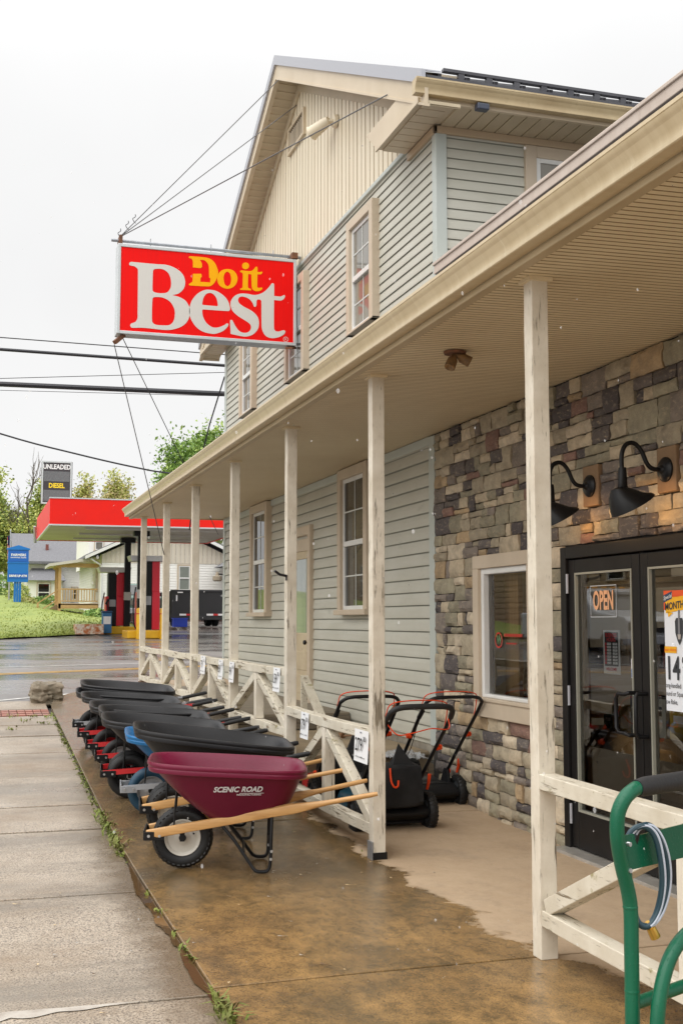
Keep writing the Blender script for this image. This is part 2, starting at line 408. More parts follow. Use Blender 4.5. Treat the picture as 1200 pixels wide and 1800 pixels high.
# cross street: its own sheet of asphalt with lines
def rline(x,y0,sl,w,mb,m=0,dz=.0,x0=-30,x1=40,n=40):
    for i in range(n):
        a=lerp(x0,x1,i/n); b=lerp(x0,x1,(i+1)/n)
        ya=y0+sl*a; yb=y0+sl*b
        mb.add([(a,ya-w/2,g(ya-w/2)+dz),(b,yb-w/2,g(yb-w/2)+dz),(b,yb+w/2,g(yb+w/2)+dz),(a,ya+w/2,g(ya+w/2)+dz)],[(0,1,2,3)],m)
mb=MB()
for i in range(36):
    a=lerp(-40,50,i/36); b=lerp(-40,50,(i+1)/36)
    yy=[17.3,18.6,19.6,20,21,22,23,24,25,26,27,28]
    for j in range(len(yy)-1):
        f=lambda x,y:(x,y+.3*x,g(y+.3*x)-.05)
        mb.add([f(a,yy[j]),f(b,yy[j]),f(b,yy[j+1]),f(a,yy[j+1])],[(0,1,2,3)])
struct(mb.build('road',asph_m,recalc=False))
mb=MB()
paintw=M('worn_white_paint',(.58,.57,.54),.45,c2=(.30,.29,.27),scale=9,coord='World'); painty=M('worn_yellow_paint',(.66,.36,.04),.45,c2=(.40,.24,.06),scale=9,coord='World')
rline(0,17.85,.62,.13,mb,0,-.045,-6,5.5); rline(0,24.1,.24,.12,mb,0,-.045); rline(0,22.2,.36,.11,mb,1,-.045); rline(0,22.42,.36,.11,mb,1,-.045)
struct(mb.build('road_markings',[paintw,painty],recalc=False))

def slab(mb,x0,x1,y0,y1,top,th=.1,tilt=0.,cx=.004,n=10):
    for j in range(n):
        a=lerp(y0,y1,j/n); b=lerp(y0,y1,(j+1)/n)
    vs=[];fs=[]
    for j in range(n+1):
        y=lerp(y0,y1,j/n)
        for x in (x0,x1): vs.append((x,y,g(y)+top+tilt*(j/n-.5)))
        for x in (x1,x0): vs.append((x,y,g(y)+top-th))
    for j in range(n):
        o=j*4; p=o+4
        for k in range(4): fs.append((o+k,o+(k+1)%4,p+(k+1)%4,p+k))
    fs.append((3,2,1,0)); fs.append(tuple(n*4+k for k in range(4)))
    mb.add(vs,fs)
mb=MB(); jy=[-6,-3,-.8,1.2,3.2,5.34,7.49,9.52,10.5,11.82,13.18,14.37,15.26,16.08]
for a,b in zip(jy,jy[1:]): slab(mb,-1.5,1.058,a+.017,b-.017,R.uniform(-.003,.002),.1,R.uniform(-.006,.006))
o=mb.build('sidewalk',walk_m,bevel=.006); struct(o)
mb=MB(); slab(mb,-1.5,1.03,16.8,17.7,-.012,.08); struct(mb.build('sidewalk_ramp',walk_m))
mb=MB(); 
brick=M('worn_red_brick_pavers',(.36,.13,.09),.6,c2=(.27,.16,.13),scale=5,coord='World')
for i in range(24):
    x=-1.45+i*.1035
    for j in range(3):
        y=16.12+j*.21; mb.box((x,y,g(y)-.05),(x+.094,y+.2,g(y)+.002+R.uniform(0,.004)))
struct(mb.build('brick_paving_strip',brick,bevel=.004))
# porch slab with the rounded corner at the cross street
def xl(y):
    if y<16.6: return 1.075
    t=min(1,(y-16.6)/3.5)
    return 1.075+ (3.4)*(1-math.sqrt(max(0,1-t**2.2)))
mb=MB(); cuts=[-6,-2,1.6,5.37,9.36,11.2,13.2,15.2,17.2,20.1]
for a,b in zip(cuts,cuts[1:]):
    n=max(4,int((b-a)/.18)); vs=[];fs=[]; nx=3
    for j in range(n+1):
        y=lerp(a+.010,b-.010,j/n); x0=xl(y); x1=4.6
        for i in range(nx+1): vs.append((lerp(x0,x1,(i/nx)**1.5),y,g(y)+.028+(0 if i else -.006)))
        vs.append((x1,y,g(y)-.12)); vs.append((x0,y,g(y)-.12))
    q=nx+3
    for j in range(n):
        for k in range(q): fs.append((j*q+k,j*q+(k+1)%q,(j+1)*q+(k+1)%q,(j+1)*q+k))
    fs.append(tuple(range(q-1,-1,-1))); fs.append(tuple(n*q+k for k in range(q)))
    mb.add(vs,fs)
struct(mb.build('porch_pavement',porch_m,bevel=.004))
mb=MB(); mb.add([(1.0,-6,g(0)-.03),(1.14,-6,g(0)-.03)]+[],[]) 
for i in range(60):
    a=lerp(-6,16.6,i/60); b=lerp(-6,16.6,(i+1)/60)
    mb.add([(-1.5,a,g(a)-.03),(4.6,a,g(a)-.03),(4.6,b,g(b)-.03),(-1.5,b,g(b)-.03)],[(0,1,2,3)])
struct(mb.build('soil_under_paving',M('dark_wet_soil',(.045,.032,.02),.6,c2=(.03,.03,.015),scale=12,coord='World'),recalc=False))
# puddle in the gutter between sidewalk and porch slab
mb=MB()
def puddle(y0,y1,w0,seed,n=170):
    vs=[];fs=[]
    for j in range(n+1):
        y=lerp(y0,y1,j/n); e=math.sin(PI*j/n)**.5
        ww=w0*e*(.65+.7*(noise.noise(Vector((y*2.2,seed,0)))+.5)+.35*noise.noise(Vector((y*7,seed,3)))+.12*noise.noise(Vector((y*25,seed,5))))
        xr=1.070; z=g(y)+.005
        vs+= [(xr-max(.004,ww),y,z),(xr,y,z)]
    for j in range(n): fs.append((2*j,2*j+1,2*j+3,2*j+2))
    mb.add(vs,fs)
puddle(4.85,8.3,.055,1.3); puddle(2.6,4.8,.08,4.1)
o=mb.build('puddle',water_m,recalc=False); struct(o)
# a cold-patch seam on the near joint
mb=MB(); vs=[];n=90
for j in range(n+1):
    x=lerp(-.6,.74,j/n); q=min(1,(1-j/n)*2.2)*1.9; vs+=[(x,5.33-q*(.030+.055*abs(noise.noise(Vector((x*5,1,0))))),.006),(x,5.335+q*(.012+.04*abs(noise.noise(Vector((x*7,7,0))))),.006)]
mb.add(vs,[(2*j,2*j+2,2*j+3,2*j+1) for j in range(n)]); struct(mb.build('sidewalk_patch',M('pale_mortar_patch',(.50,.46,.40),.3,c2=(.30,.25,.20),scale=7,coord='World'),recalc=False))
# weeds along the seam
mb=MB()
def tuft(x,y,n,h,sp):
    z=g(y)
    for i in range(n):
        a=R.uniform(0,2*PI); l=h*R.uniform(.4,1.); px=x+R.gauss(0,sp*.6); py_=y+R.gauss(0,sp*1.6); d=Vector((math.cos(a),math.sin(a),0)); s=d.cross(Vector((0,0,1)))*R.uniform(.004,.011)
        b=Vector((px,py_,z)); m1=b+d*l*.35+Vector((0,0,l*.55)); tip=b+d*l*.95+Vector((0,0,l*R.uniform(.35,.95)))
        mb.add([b-s*.6,b+s*.6,m1+s,m1-s,tip],[(0,1,2,3),(3,2,4)])
for k in range(140):
    y=R.uniform(8.3,16.4); tuft(1.055+R.gauss(0,.012),y,R.randint(4,11),R.uniform(.010,.038),.030)
for y in (4.95,5.1,5.22,5.0): tuft(1.06,y,16,.10,.03)
for y in (8.75,8.95,9.2,9.5,9.75,10.0): tuft(1.06,y,22,.085,.035)
for y in (6.35,6.9,7.35,5.9,6.1): tuft(1.065,y,7,.05,.02)
for x,y in ((.55,16.0),(.8,16.0),(.7,15.6),(.95,15.9),(.5,14.9),(.9,15.3)): tuft(x,y,14,.05,.06)
for x,y in ((1.6,12.3),(1.9,12.9),(1.62,15.3),(2.3,19.3),(2.9,19.8),(3.3,20.0),(2.7,7.9),(3.0,4.2),(2.4,8.8)): tuft(x,y,10,.06,.05)
o=mb.build('weeds',weed_m,recalc=False); tag(o,'low green weeds and moss growing along the pavement seam','weeds',kind='stuff')
# small litter: leaves, twigs, chips
mb=MB()
for k in range(90):
    x=R.uniform(-.1,2.9); y=R.choice([R.uniform(4.2,9),R.uniform(5,8)]); z=g(y)+(.033 if x>1.08 else .006); a=R.uniform(0,PI); l=R.uniform(.004,.02); wd=R.uniform(.002,.006)
    if R.random()<.12: l*=2.2
    d=Vector((math.cos(a),math.sin(a),0)); s=Vector((-d.y,d.x,0)); c=Vector((x,y,z))
    mb.add([c-d*l-s*wd,c+d*l-s*wd*.4+Vector((0,0,.003)),c+d*l*.8+s*wd,c-d*l*.7+s*wd+Vector((0,0,.004))],[(0,1,2,3)],R.choice([0,0,1,2]))
o=mb.build('litter',[M('dead_leaf',(.10,.06,.03),.7),M('pale_straw',(.55,.42,.24),.7),M('grey_chip',(.35,.33,.30),.7)],recalc=False); tag(o,'scraps of dead leaf and straw scattered on the wet concrete','litter',kind='stuff')
# rock at the corner
mb=MB()
def rockfn(nx,ny,dim,seed,rough=.10):
    def f(u,v):
        th=u*2*PI; ph=v*PI
        p=Vector((math.sin(ph)*math.cos(th),math.sin(ph)*math.sin(th),math.cos(ph)))
        k=max(abs(p.x),abs(p.y),abs(p.z)); p=p/(k**.82)
        nn=noise.fractal(p*1.7+Vector((seed,seed,seed)),.8,2.1,5)
        p=p*(1+rough*nn)
        return Vector((p.x*dim[0],p.y*dim[1],p.z*dim[2]))
    return f
rf=rockfn(40,24,(.22,.30,.165),3.1,.2)
mb.grid(48,30,lambda u,v:rf(u,v)+Vector((1.06,17.7,g(17.7)+.09)))
rockm=M('sandstone_boulder',(.28,.23,.17),.85,c2=(.10,.085,.055),scale=5,bump=.6,bscale=16,bdist=.02)
o=mb.build('boulder',rockm,smooth=True); tag(o,'squarish brown boulder at the corner of the pavement','boulder')
# lawn
mb=MB(); X=[-40,-25,-15,-8,-4,-2,-1,0,1,2,3,3.8,4.6,5.3]; Y=[0,.02,.06,.12,.2,.3,.42,.56,.75,1.]
def lawn(u,v):
    x=lerp(-12,5.35,u); y0=36.3+.95*(x-.8) if x>0 else 35.5; y=lerp(y0,110,v**1.7)
    z=gl(x,y)+.02+.16*sm(0,.10,v)*sm(1.,4.,x)+.03*noise.noise(Vector((x,y*.6,0)))
    return (x,y,z-.06*(1-sm(0,.02,v)))
mb.grid(46,50,lawn); struct(mb.build('lawn',lawn_m,smooth=True,recalc=False))
mb=MB()
for k in range(8000):
    u=R.random(); v=R.random()**1.6*.5; p=Vector(lawn(u,v))
    if p.x<-1: continue
    l=R.uniform(.02,.07); a=R.uniform(0,2*PI); d=Vector((math.cos(a),math.sin(a),0))*.04
    s=Vector((.018,.006,0)); mb.add([p-s,p+s,p+d+Vector((0,0,l))],[(0,1,2)])
o=mb.build('grass',weed_m if False else grass_mat('grass_blade_green',(.26,.32,.06),(.34,.38,.085),(.22,.28,.05)),recalc=False); tag(o,'short green grass covering the lawn beside the houses','grass',kind='stuff')
# ------------------------------------------------------------------ the gabled store house
WX=4.15; Y0,Y1,YM=10.24,20.10,15.15
store=thing('store_house','sage green sided gabled store house with cream gable and tall tan trimmed windows','house',(6,15.15,0))
def lap(mb,fx,a,b,z0,z1,h,out=.016,m=0,shade_strip=False):
    """overlapping boards; fx(t,z,d) -> point, t along wall, d out of the wall"""
    z=z0
    while z<z1-1e-4:
        t=min(z+h,z1)
        pr=[(z+.012,.002),(z-.004,out-.005),(z-.004,out),(z+h*.10,out*1.04),(z+h*.55,out*.72),(t-h*.14,out*.30),(t-h*.06,.001),(t+.012,.0)]; n=len(pr)
        vs=[fx(a,q,d) for q,d in pr]+[fx(b,q,d) for q,d in pr]
        for k in range(n-1): mb.add([vs[k],vs[k+1],vs[n+k+1],vs[n+k]],[(0,1,2,3)],1 if (k in (0,n-2,n-3) and shade_strip) else m)
        z+=h
joint_m=M('painted_siding_shade',(.32,.32,.265),.8)  # darker tone at each lap joint: shade painted into the colour
front=lambda t,z,d:(WX-d,t,z)
side=lambda t,z,d:(t,Y0-d,z)
mb=MB(); lap(mb,front,10.40,Y1-.10,.55,3.33,.126,.020,0,True); mb.box((WX,10.42,.5),(WX+.15,Y1,3.42)); mb.build('lower_siding',[siding_m,joint_m],store,recalc=False)
mb=MB(); lap(mb,front,Y0+.08,Y1-.10,4.6,6.46,.1,.016,0,True); mb.box((WX,Y0,3.42),(WX+.15,Y1,6.5)); mb.build('upper_siding',[siding_m,joint_m],store,recalc=False)
mb=MB(); lap(mb,side,WX+.08,13,4.6,6.38,.1,.016,0,True); mb.box((WX+.02,Y0,3.),(13,Y0+.15,6.42)); mb.build('side_siding',[siding_m,joint_m],store,recalc=False)
mb=MB(); mb.box((WX+.02,Y1-.15,.2),(13,Y1-.001,6.42)); mb.build('far_wall',siding_m,store)
mb=MB(); mb.box((WX+.01,10.44,.36),(WX+.14,Y1,.52)); mb.build('foundation',M('rough_foundation_stone',(.34,.31,.25),.9,c2=(.20,.17,.13),scale=9,bump=.5,bscale=20),store)
# corner boards
for (a,b) in (((WX-.032,Y0-.034,4.5),(WX+.085,Y0+.07,6.38)),((WX-.03,Y1-.10,.5),(WX+.07,Y1+.03,6.37))):
    mb=MB(); mb.box(a,b); mb.build('corner_board',corner_m,store,bevel=.008)
mb=MB(); mb.box((WX-.035,10.30,.5),(WX+.02,10.44,3.40)); mb.build('corner_board',corner_m,store,bevel=.006)
mb=MB(); mb.box((WX-.03,10.44,3.325),(WX+.02,Y1-.1,3.41)); mb.build('frieze_board',corner_m,store,bevel=.006)
# gable of vertical boards
def gz(y): return 9.05-.497*abs(y-YM)
ZB=6.46
mb=MB()
p=.30; y=Y0
ys_=[]
while y<Y1:
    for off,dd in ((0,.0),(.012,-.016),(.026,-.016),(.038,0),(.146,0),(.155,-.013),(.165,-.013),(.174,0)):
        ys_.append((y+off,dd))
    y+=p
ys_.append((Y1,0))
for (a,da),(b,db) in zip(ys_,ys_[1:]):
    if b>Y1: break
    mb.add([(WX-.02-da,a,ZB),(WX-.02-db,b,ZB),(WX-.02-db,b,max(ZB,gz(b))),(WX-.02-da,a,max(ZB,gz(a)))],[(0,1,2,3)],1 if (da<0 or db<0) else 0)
mb.add([(WX,Y0,ZB-.02),(WX,Y1,ZB-.02),(WX,YM,9.1)],[(0,1,2)])
mb.build('gable_boards',[batten_m,M('painted_gable_groove_shade',(.44,.37,.26),.7)],store,recalc=False)  # second material paints the shade of the board grooves as darker cream
mb=MB(); mb.box((WX-.045,Y0+.08,ZB-.03),(WX+.0,Y1-.05,ZB+.018)); mb.build('gable_drip_trim',corner_m,store,bevel=.006)
# roof: two slopes meeting at the ridge
XR0,XR1=3.78,14.
ER=(9.62,6.585); RG=(YM,9.33); EL=(20.68,6.585)
mb=MB()
for (e,r) in ((ER,RG),(EL,RG)):
    poly=[(e[0],e[1]),(r[0],r[1]),(r[0],r[1]-.09),(e[0],e[1]-.07)]
    mb.prism(poly,lambda u,v,d:(d,u,v),XR0+.02,XR1)
# standing ribs
for k in range(36):
    x=XR0+.15+k*.28
    for (e,r) in ((ER,RG),(EL,RG)):
        mb.beam((x,e[0],e[1]+.012),(x,r[0],r[1]+.012),.03,.03)
mb.build('roof',roof_m,store)
mb=MB()
for (e,r) in ((ER,RG),(EL,RG)):
    d=1 if e[0]<r[0] else -1
    mb.prism([(e[0],e[1]-.085),(r[0],r[1]-.085),(r[0],r[1]+.035),(e[0],e[1]+.035)],lambda u,v,dd:(dd,u,v),XR0-.03,XR0+.01)
    mb.prism([(e[0],e[1]+.035),(r[0],r[1]+.035),(r[0],r[1]+.05),(e[0],e[1]+.05)],lambda u,v,dd:(dd,u,v),XR0-.03,XR0+.16)
mb.build('roof_edge_trim',greytrim,store)
for (e,r) in ((ER,RG),(EL,RG)):
    mb=MB(); mb.prism([(e[0],e[1]-.27),(r[0],r[1]-.27),(r[0],r[1]-.085),(e[0],e[1]-.085)],lambda u,v,dd:(dd,u,v),XR0,XR0+.035)
    mb.prism([(e[0],e[1]-.295),(r[0],r[1]-.295),(r[0],r[1]-.27),(e[0],e[1]-.27)],lambda u,v,dd:(dd,u,v),XR0-.012,XR0+.05)
    mb.build('rake_board',M('cream_rake_metal',(.62,.52,.38),.4,c2=(.56,.46,.32),scale=2,coord='World') if 'cream_rake_metal' not in bpy.data.materials else bpy.data.materials['cream_rake_metal'],store)
rake=bpy.data.materials['cream_rake_metal']
for (e,r) in ((ER,RG),(EL,RG)):      # slatted soffit under the rake
    mb=MB(); L=math.hypot(e[0]-r[0],e[1]-r[1]); n=int(L/.13)
    for i in range(n):
        t0=i/n+.002; t1=(i+1)/n-.012*.13/.13
        a=[lerp(e[k],r[k],t0) for k in (0,1)]; b=[lerp(e[k],r[k],t1) for k in (0,1)]
        mb.prism([(a[0],a[1]-.285),(b[0],b[1]-.285),(b[0],b[1]-.27),(a[0],a[1]-.27)],lambda u,v,dd:(dd,u,v),XR0+.04,WX-.02)
    mb.prism([(e[0],e[1]-.27),(r[0],r[1]-.27),(r[0],r[1]-.24),(e[0],e[1]-.24)],lambda u,v,dd:(dd,u,v),XR0+.04,WX-.02)
    mb.build('rake_soffit',eave_m,store)
    mb=MB(); q=lambda dz:[(e[0],e[1]-.29-dz)]
    mb.prism([(lerp(e[0],r[0],.12),lerp(e[1],r[1],.12)-.40),(r[0],r[1]-.42),(r[0],r[1]-.27),(lerp(e[0],r[0],.12),lerp(e[1],r[1],.12)-.27)],lambda u,v,dd:(dd,u,v),WX-.05,WX-.02)
    mb.build('rake_frieze',eave_m,store)
# eave returns (boxed ends)
for (ya,yb,s) in ((9.74,10.95,1),(20.56,19.35,-1)):
    mb=MB(); f=lambda u,v,dd:(dd,u,v)
    zt=6.67; zb=6.40
    mb.prism([(ya,zb),(yb,zb),(yb+s*.34,zt),(ya-s*.0,zt),(ya-s*.0,zt-.10)],f,XR0+.002,WX-.0)
    mb.prism([(ya,zb-.03),(yb,zb-.03),(yb,zb+.02),(ya,zb+.02)],f,XR0-.018,XR0+.001)
    for i in range(8):
        t0=lerp(ya,yb,i/8)+.006*s; t1=lerp(ya,yb,(i+1)/8)-.006*s
        mb.prism([(t0,zb-.012),(t1,zb-.012),(t1,zb),(t0,zb)],f,XR0+.06,WX-.06)
    mb.build('eave_return',rake,store)
# eave on the side facing the viewer: soffit, frieze, fascia, gutter
mb=MB()
x=WX+.02
while x<13:
    mb.box((x,9.74,6.388),(x+.128,Y0-.03,6.403)); x+=.142
mb.box((WX,9.74,6.405),(13,Y0,6.44)); mb.build('eave_soffit',eave_m,store)
mb=MB(); mb.box((WX-.05,Y0-.05,6.315),(13,Y0-.018,6.387)); mb.box((WX-.05,Y0-.05,6.315),(WX-.018,10.95,6.387)); mb.build('eave_frieze',M('tan_frieze',(.50,.38,.25),.5),store,bevel=.004)
mb=MB(); mb.box((XR0+.002,9.70,6.37),(13.5,9.738,6.60)); mb.build('eave_fascia',rake,store)
def gutter(mb,fx,a,b,h=.13,w=.12):
    # K-style profile: fx(t,out,z)
    pr=[(0,h),(0,0),(w*.60,0),(w*.64,.004),(w*.64,h*.17),(w*.605,h*.185),(w*.61,h*.28),(w*.66,h*.42),(w*.76,h*.58),(w*.88,h*.70),(w*.95,h*.79),(w*.97,h*.86),(w,h*.88),(w,h),(w*.93,h),(w*.93,h-.012),(w*.88,h*.72),(w*.6,h*.35),(w*.5,.012),(.008,.012),(.008,h)]
    n=len(pr); vs=[fx(a,o,z) for o,z in pr]+[fx(b,o,z) for o,z in pr]
    mb.add(vs,[(i,(i+1)%n,n+(i+1)%n,n+i) for i in range(n)])
    # end caps follow the outer line of the profile
    k=14
    for off in (0,n): mb.add([vs[off+i] for i in range(k)],[tuple(range(k))])
mb=MB(); gutter(mb,lambda t,o,z:(t,9.70-o,6.405+z),XR0-.09,13.5,.135,.12); mb.build('eave_gutter',tan_metal,store,smooth=True)
mb=MB(); bx=4.02
mb.box((4.30,9.62,6.335),(4.42,9.70,6.395)); mb.build('eave_camera',M('blue_grey_box',(.05,.06,.09),.3),store,bevel=.01)
# snow rail on the eave
mb=MB(); zz=6.56
for k in range(34):
    x=XR0+.35+k*.28; mb.box((x,9.66,6.59),(x+.06,9.70,6.665))
mb.beam((XR0+.2,9.68,6.675),(13.4,9.68,6.675),.05,.028); mb.build('snow_rail',roof_m,store)
# louvred vent
vent=MB(); vent.box((WX-.06,14.88,8.20),(WX-.02,15.72,8.24)); vent.box((WX-.06,14.88,8.54),(WX-.02,15.72,8.58)); vent.box((WX-.06,14.88,8.24),(WX-.02,14.94,8.54)); vent.box((WX-.06,15.66,8.24),(WX-.02,15.72,8.54))
for k in range(10):
    y=14.99+k*.068; vent.beam((WX-.04,y,8.22),(WX-.04,y,8.50),.030,.010,(.75,-.5,0))
v_=vent.build('gable_vent',rake,store)
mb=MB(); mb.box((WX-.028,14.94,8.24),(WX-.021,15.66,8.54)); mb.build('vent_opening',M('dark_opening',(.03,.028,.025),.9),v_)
# windows
def window(parent,a,b,z0,z1,fx,glass,cas=.115,dep=.10,grid=True,sill=True,name='window',sd=.035,so=.035):
    """fx(t,z,d): t along the wall, d out of it"""
    def bx(mb,ta,tb,za,zb,da,db):
        P=[fx(t,z,d) for t in (ta,tb) for z in (za,zb) for d in (da,db)]
        lo=[min(p[i] for p in P) for i in range(3)]; hi=[max(p[i] for p in P) for i in range(3)]; mb.box(lo,hi)
    mb=MB()
    bx(mb,a,a+cas,z0,z1,.0,dep); bx(mb,b-cas,b,z0,z1,.0,dep); bx(mb,a+cas,b-cas,z1-cas,z1,.0,dep)
    if sill: bx(mb,a-(.03 if sd>.01 else 0),b+(.03 if sd>.01 else 0),z0-sd,z0+.025,.0,dep+so)
    else: bx(mb,a+cas,b-cas,z0,z0+cas,.0,dep)
    W=mb.build(name,tan_trim,parent,bevel=.006)
    ia,ib=a+cas,b-cas; za=z0+(.025 if sill else cas); zb=z1-cas; s=.045; zm=lerp(za,zb,.5); o_=.022 if dep>.06 else 0.
    mb=MB(); bx(mb,ia,ia+s,za,zb,.0,o_+.040); bx(mb,ib-s,ib,za,zb,.0,o_+.040); bx(mb,ia+s,ib-s,zb-s,zb,.0,o_+.040); bx(mb,ia+s,ib-s,za,za+s,.0,o_+.040)
    bx(mb,ia+s,ib-s,zm-.03,zm+.03,.0,o_+.050)
    mb.build('sash',white,W,bevel=.004)
    for (u,v,d) in ((za+s,zm-.03,o_+.016),(zm+.03,zb-s,o_+.026)):
        mb=MB(); bx(mb,ia+s,ib-s,u,v,.0,d); 
        P=mb.build('pane',glass,W)
        if grid:
            mb=MB(); tm=(ia+ib)/2; vm=(u+v)/2
            bx(mb,tm-.008,tm+.008,u,v,d+.001,d+.005); bx(mb,ia+s,ib-s,vm-.008,vm+.008,d+.0012,d+.0052)
            mb.build('glazing_bar',M('pale_glazing_bar',(.62,.63,.60),.5) if 'pale_glazing_bar' not in bpy.data.materials else bpy.data.materials['pale_glazing_bar'],W)
    return W
for a,b in ((16.70,17.80),(12.13,13.20)): window(store,a,b,1.755,3.40,front,glass_low)
for a,b in ((11.91,12.85),(14.72,15.72),(17.72,18.66)): window(store,a,b,4.93,6.27,front,glass_up,.11,sd=.0,so=.004)
window(store,5.06,6.25,4.93,6.312,side,glass_up,.12,.05)
# door under the porch
mb=MB(); mb.box((WX-.07,14.48,.62),(WX,14.60,2.88)); mb.box((WX-.07,15.46,.62),(WX,15.58,2.88)); mb.box((WX-.07,14.60,2.76),(WX,15.46,2.88))
mb.box((WX-.05,14.60,2.56),(WX,15.46,2.72)); D=mb.build('door',tan_trim,store,bevel=.006)
mb=MB(); dm=M('worn_cream_door',(.60,.50,.34),.5,c2=(.50,.40,.26),scale=4,dirt=(.34,.20,.08),dscale=6,dlo=.62,dhi=.72)
mb.box((WX-.035,14.60,.62),(WX,15.46,1.50)); mb.box((WX-.035,14.60,1.50),(WX,14.70,2.56)); mb.box((WX-.035,15.36,1.50),(WX,15.46,2.56)); mb.box((WX-.035,14.70,2.46),(WX,15.36,2.56))
for z in (.72,1.02): mb.box((WX-.042,14.72,z),(WX-.034,15.34,z+.24))
mb.build('door_leaf',dm,D,bevel=.006)
mb=MB(); mb.box((WX-.022,14.70,1.50),(WX-.012,15.36,2.46)); mb.build('pane',glass_door,D)
mb=MB(); mb.lathe([(0,0),(.012,.0),(.012,.03),(.028,.035),(.032,.055),(.02,.07),(0,.072)],14,Matrix.Translation((WX-.03,14.66,1.38))@Matrix.Rotation(-PI/2,4,'Y')); mb.build('door_knob',black,D,smooth=True)
# floodlight high on the gable
fl=thing('flood_lamp','small cream flood lamp high on the gable beside the louvred vent','lamp',(WX-.03,13.45,7.75))
mb=MB(); mb.cyl((WX-.03,13.45,7.78),(WX-.07,13.45,7.78),.085,.075,18); mb.build('mounting_plate',batten_m,fl,smooth=True)
mb=MB(); mb.tube([(WX-.06,13.45,7.78),(WX-.12,13.47,7.78),(WX-.17,13.52,7.76)],.022,10); mb.build('knuckle',batten_m,fl,smooth=True)
mb=MB(); ax=Vector((-.55,.75,-.35)).normalized(); c=Vector((WX-.15,13.50,7.77)); Mx=Matrix.Translation(c)@ax.to_track_quat('Z','Y').to_matrix().to_4x4()
mb.lathe([(0,-.05),(.05,-.05),(.065,0),(.085,.22),(.095,.24),(.08,.235),(.06,.05),(0,.05)],20,Mx); mb.build('lamp_head',batten_m,fl,smooth=True)
# small hook brackets on the lower siding
mb=MB(); mb.tube([(WX,19.3,2.72),(WX-.10,19.3,2.62),(WX-.13,19.2,2.50)],.012,6); o=mb.build('wall_hook',white,None); tag(o,'bent white bracket on the siding near the far corner','bracket')

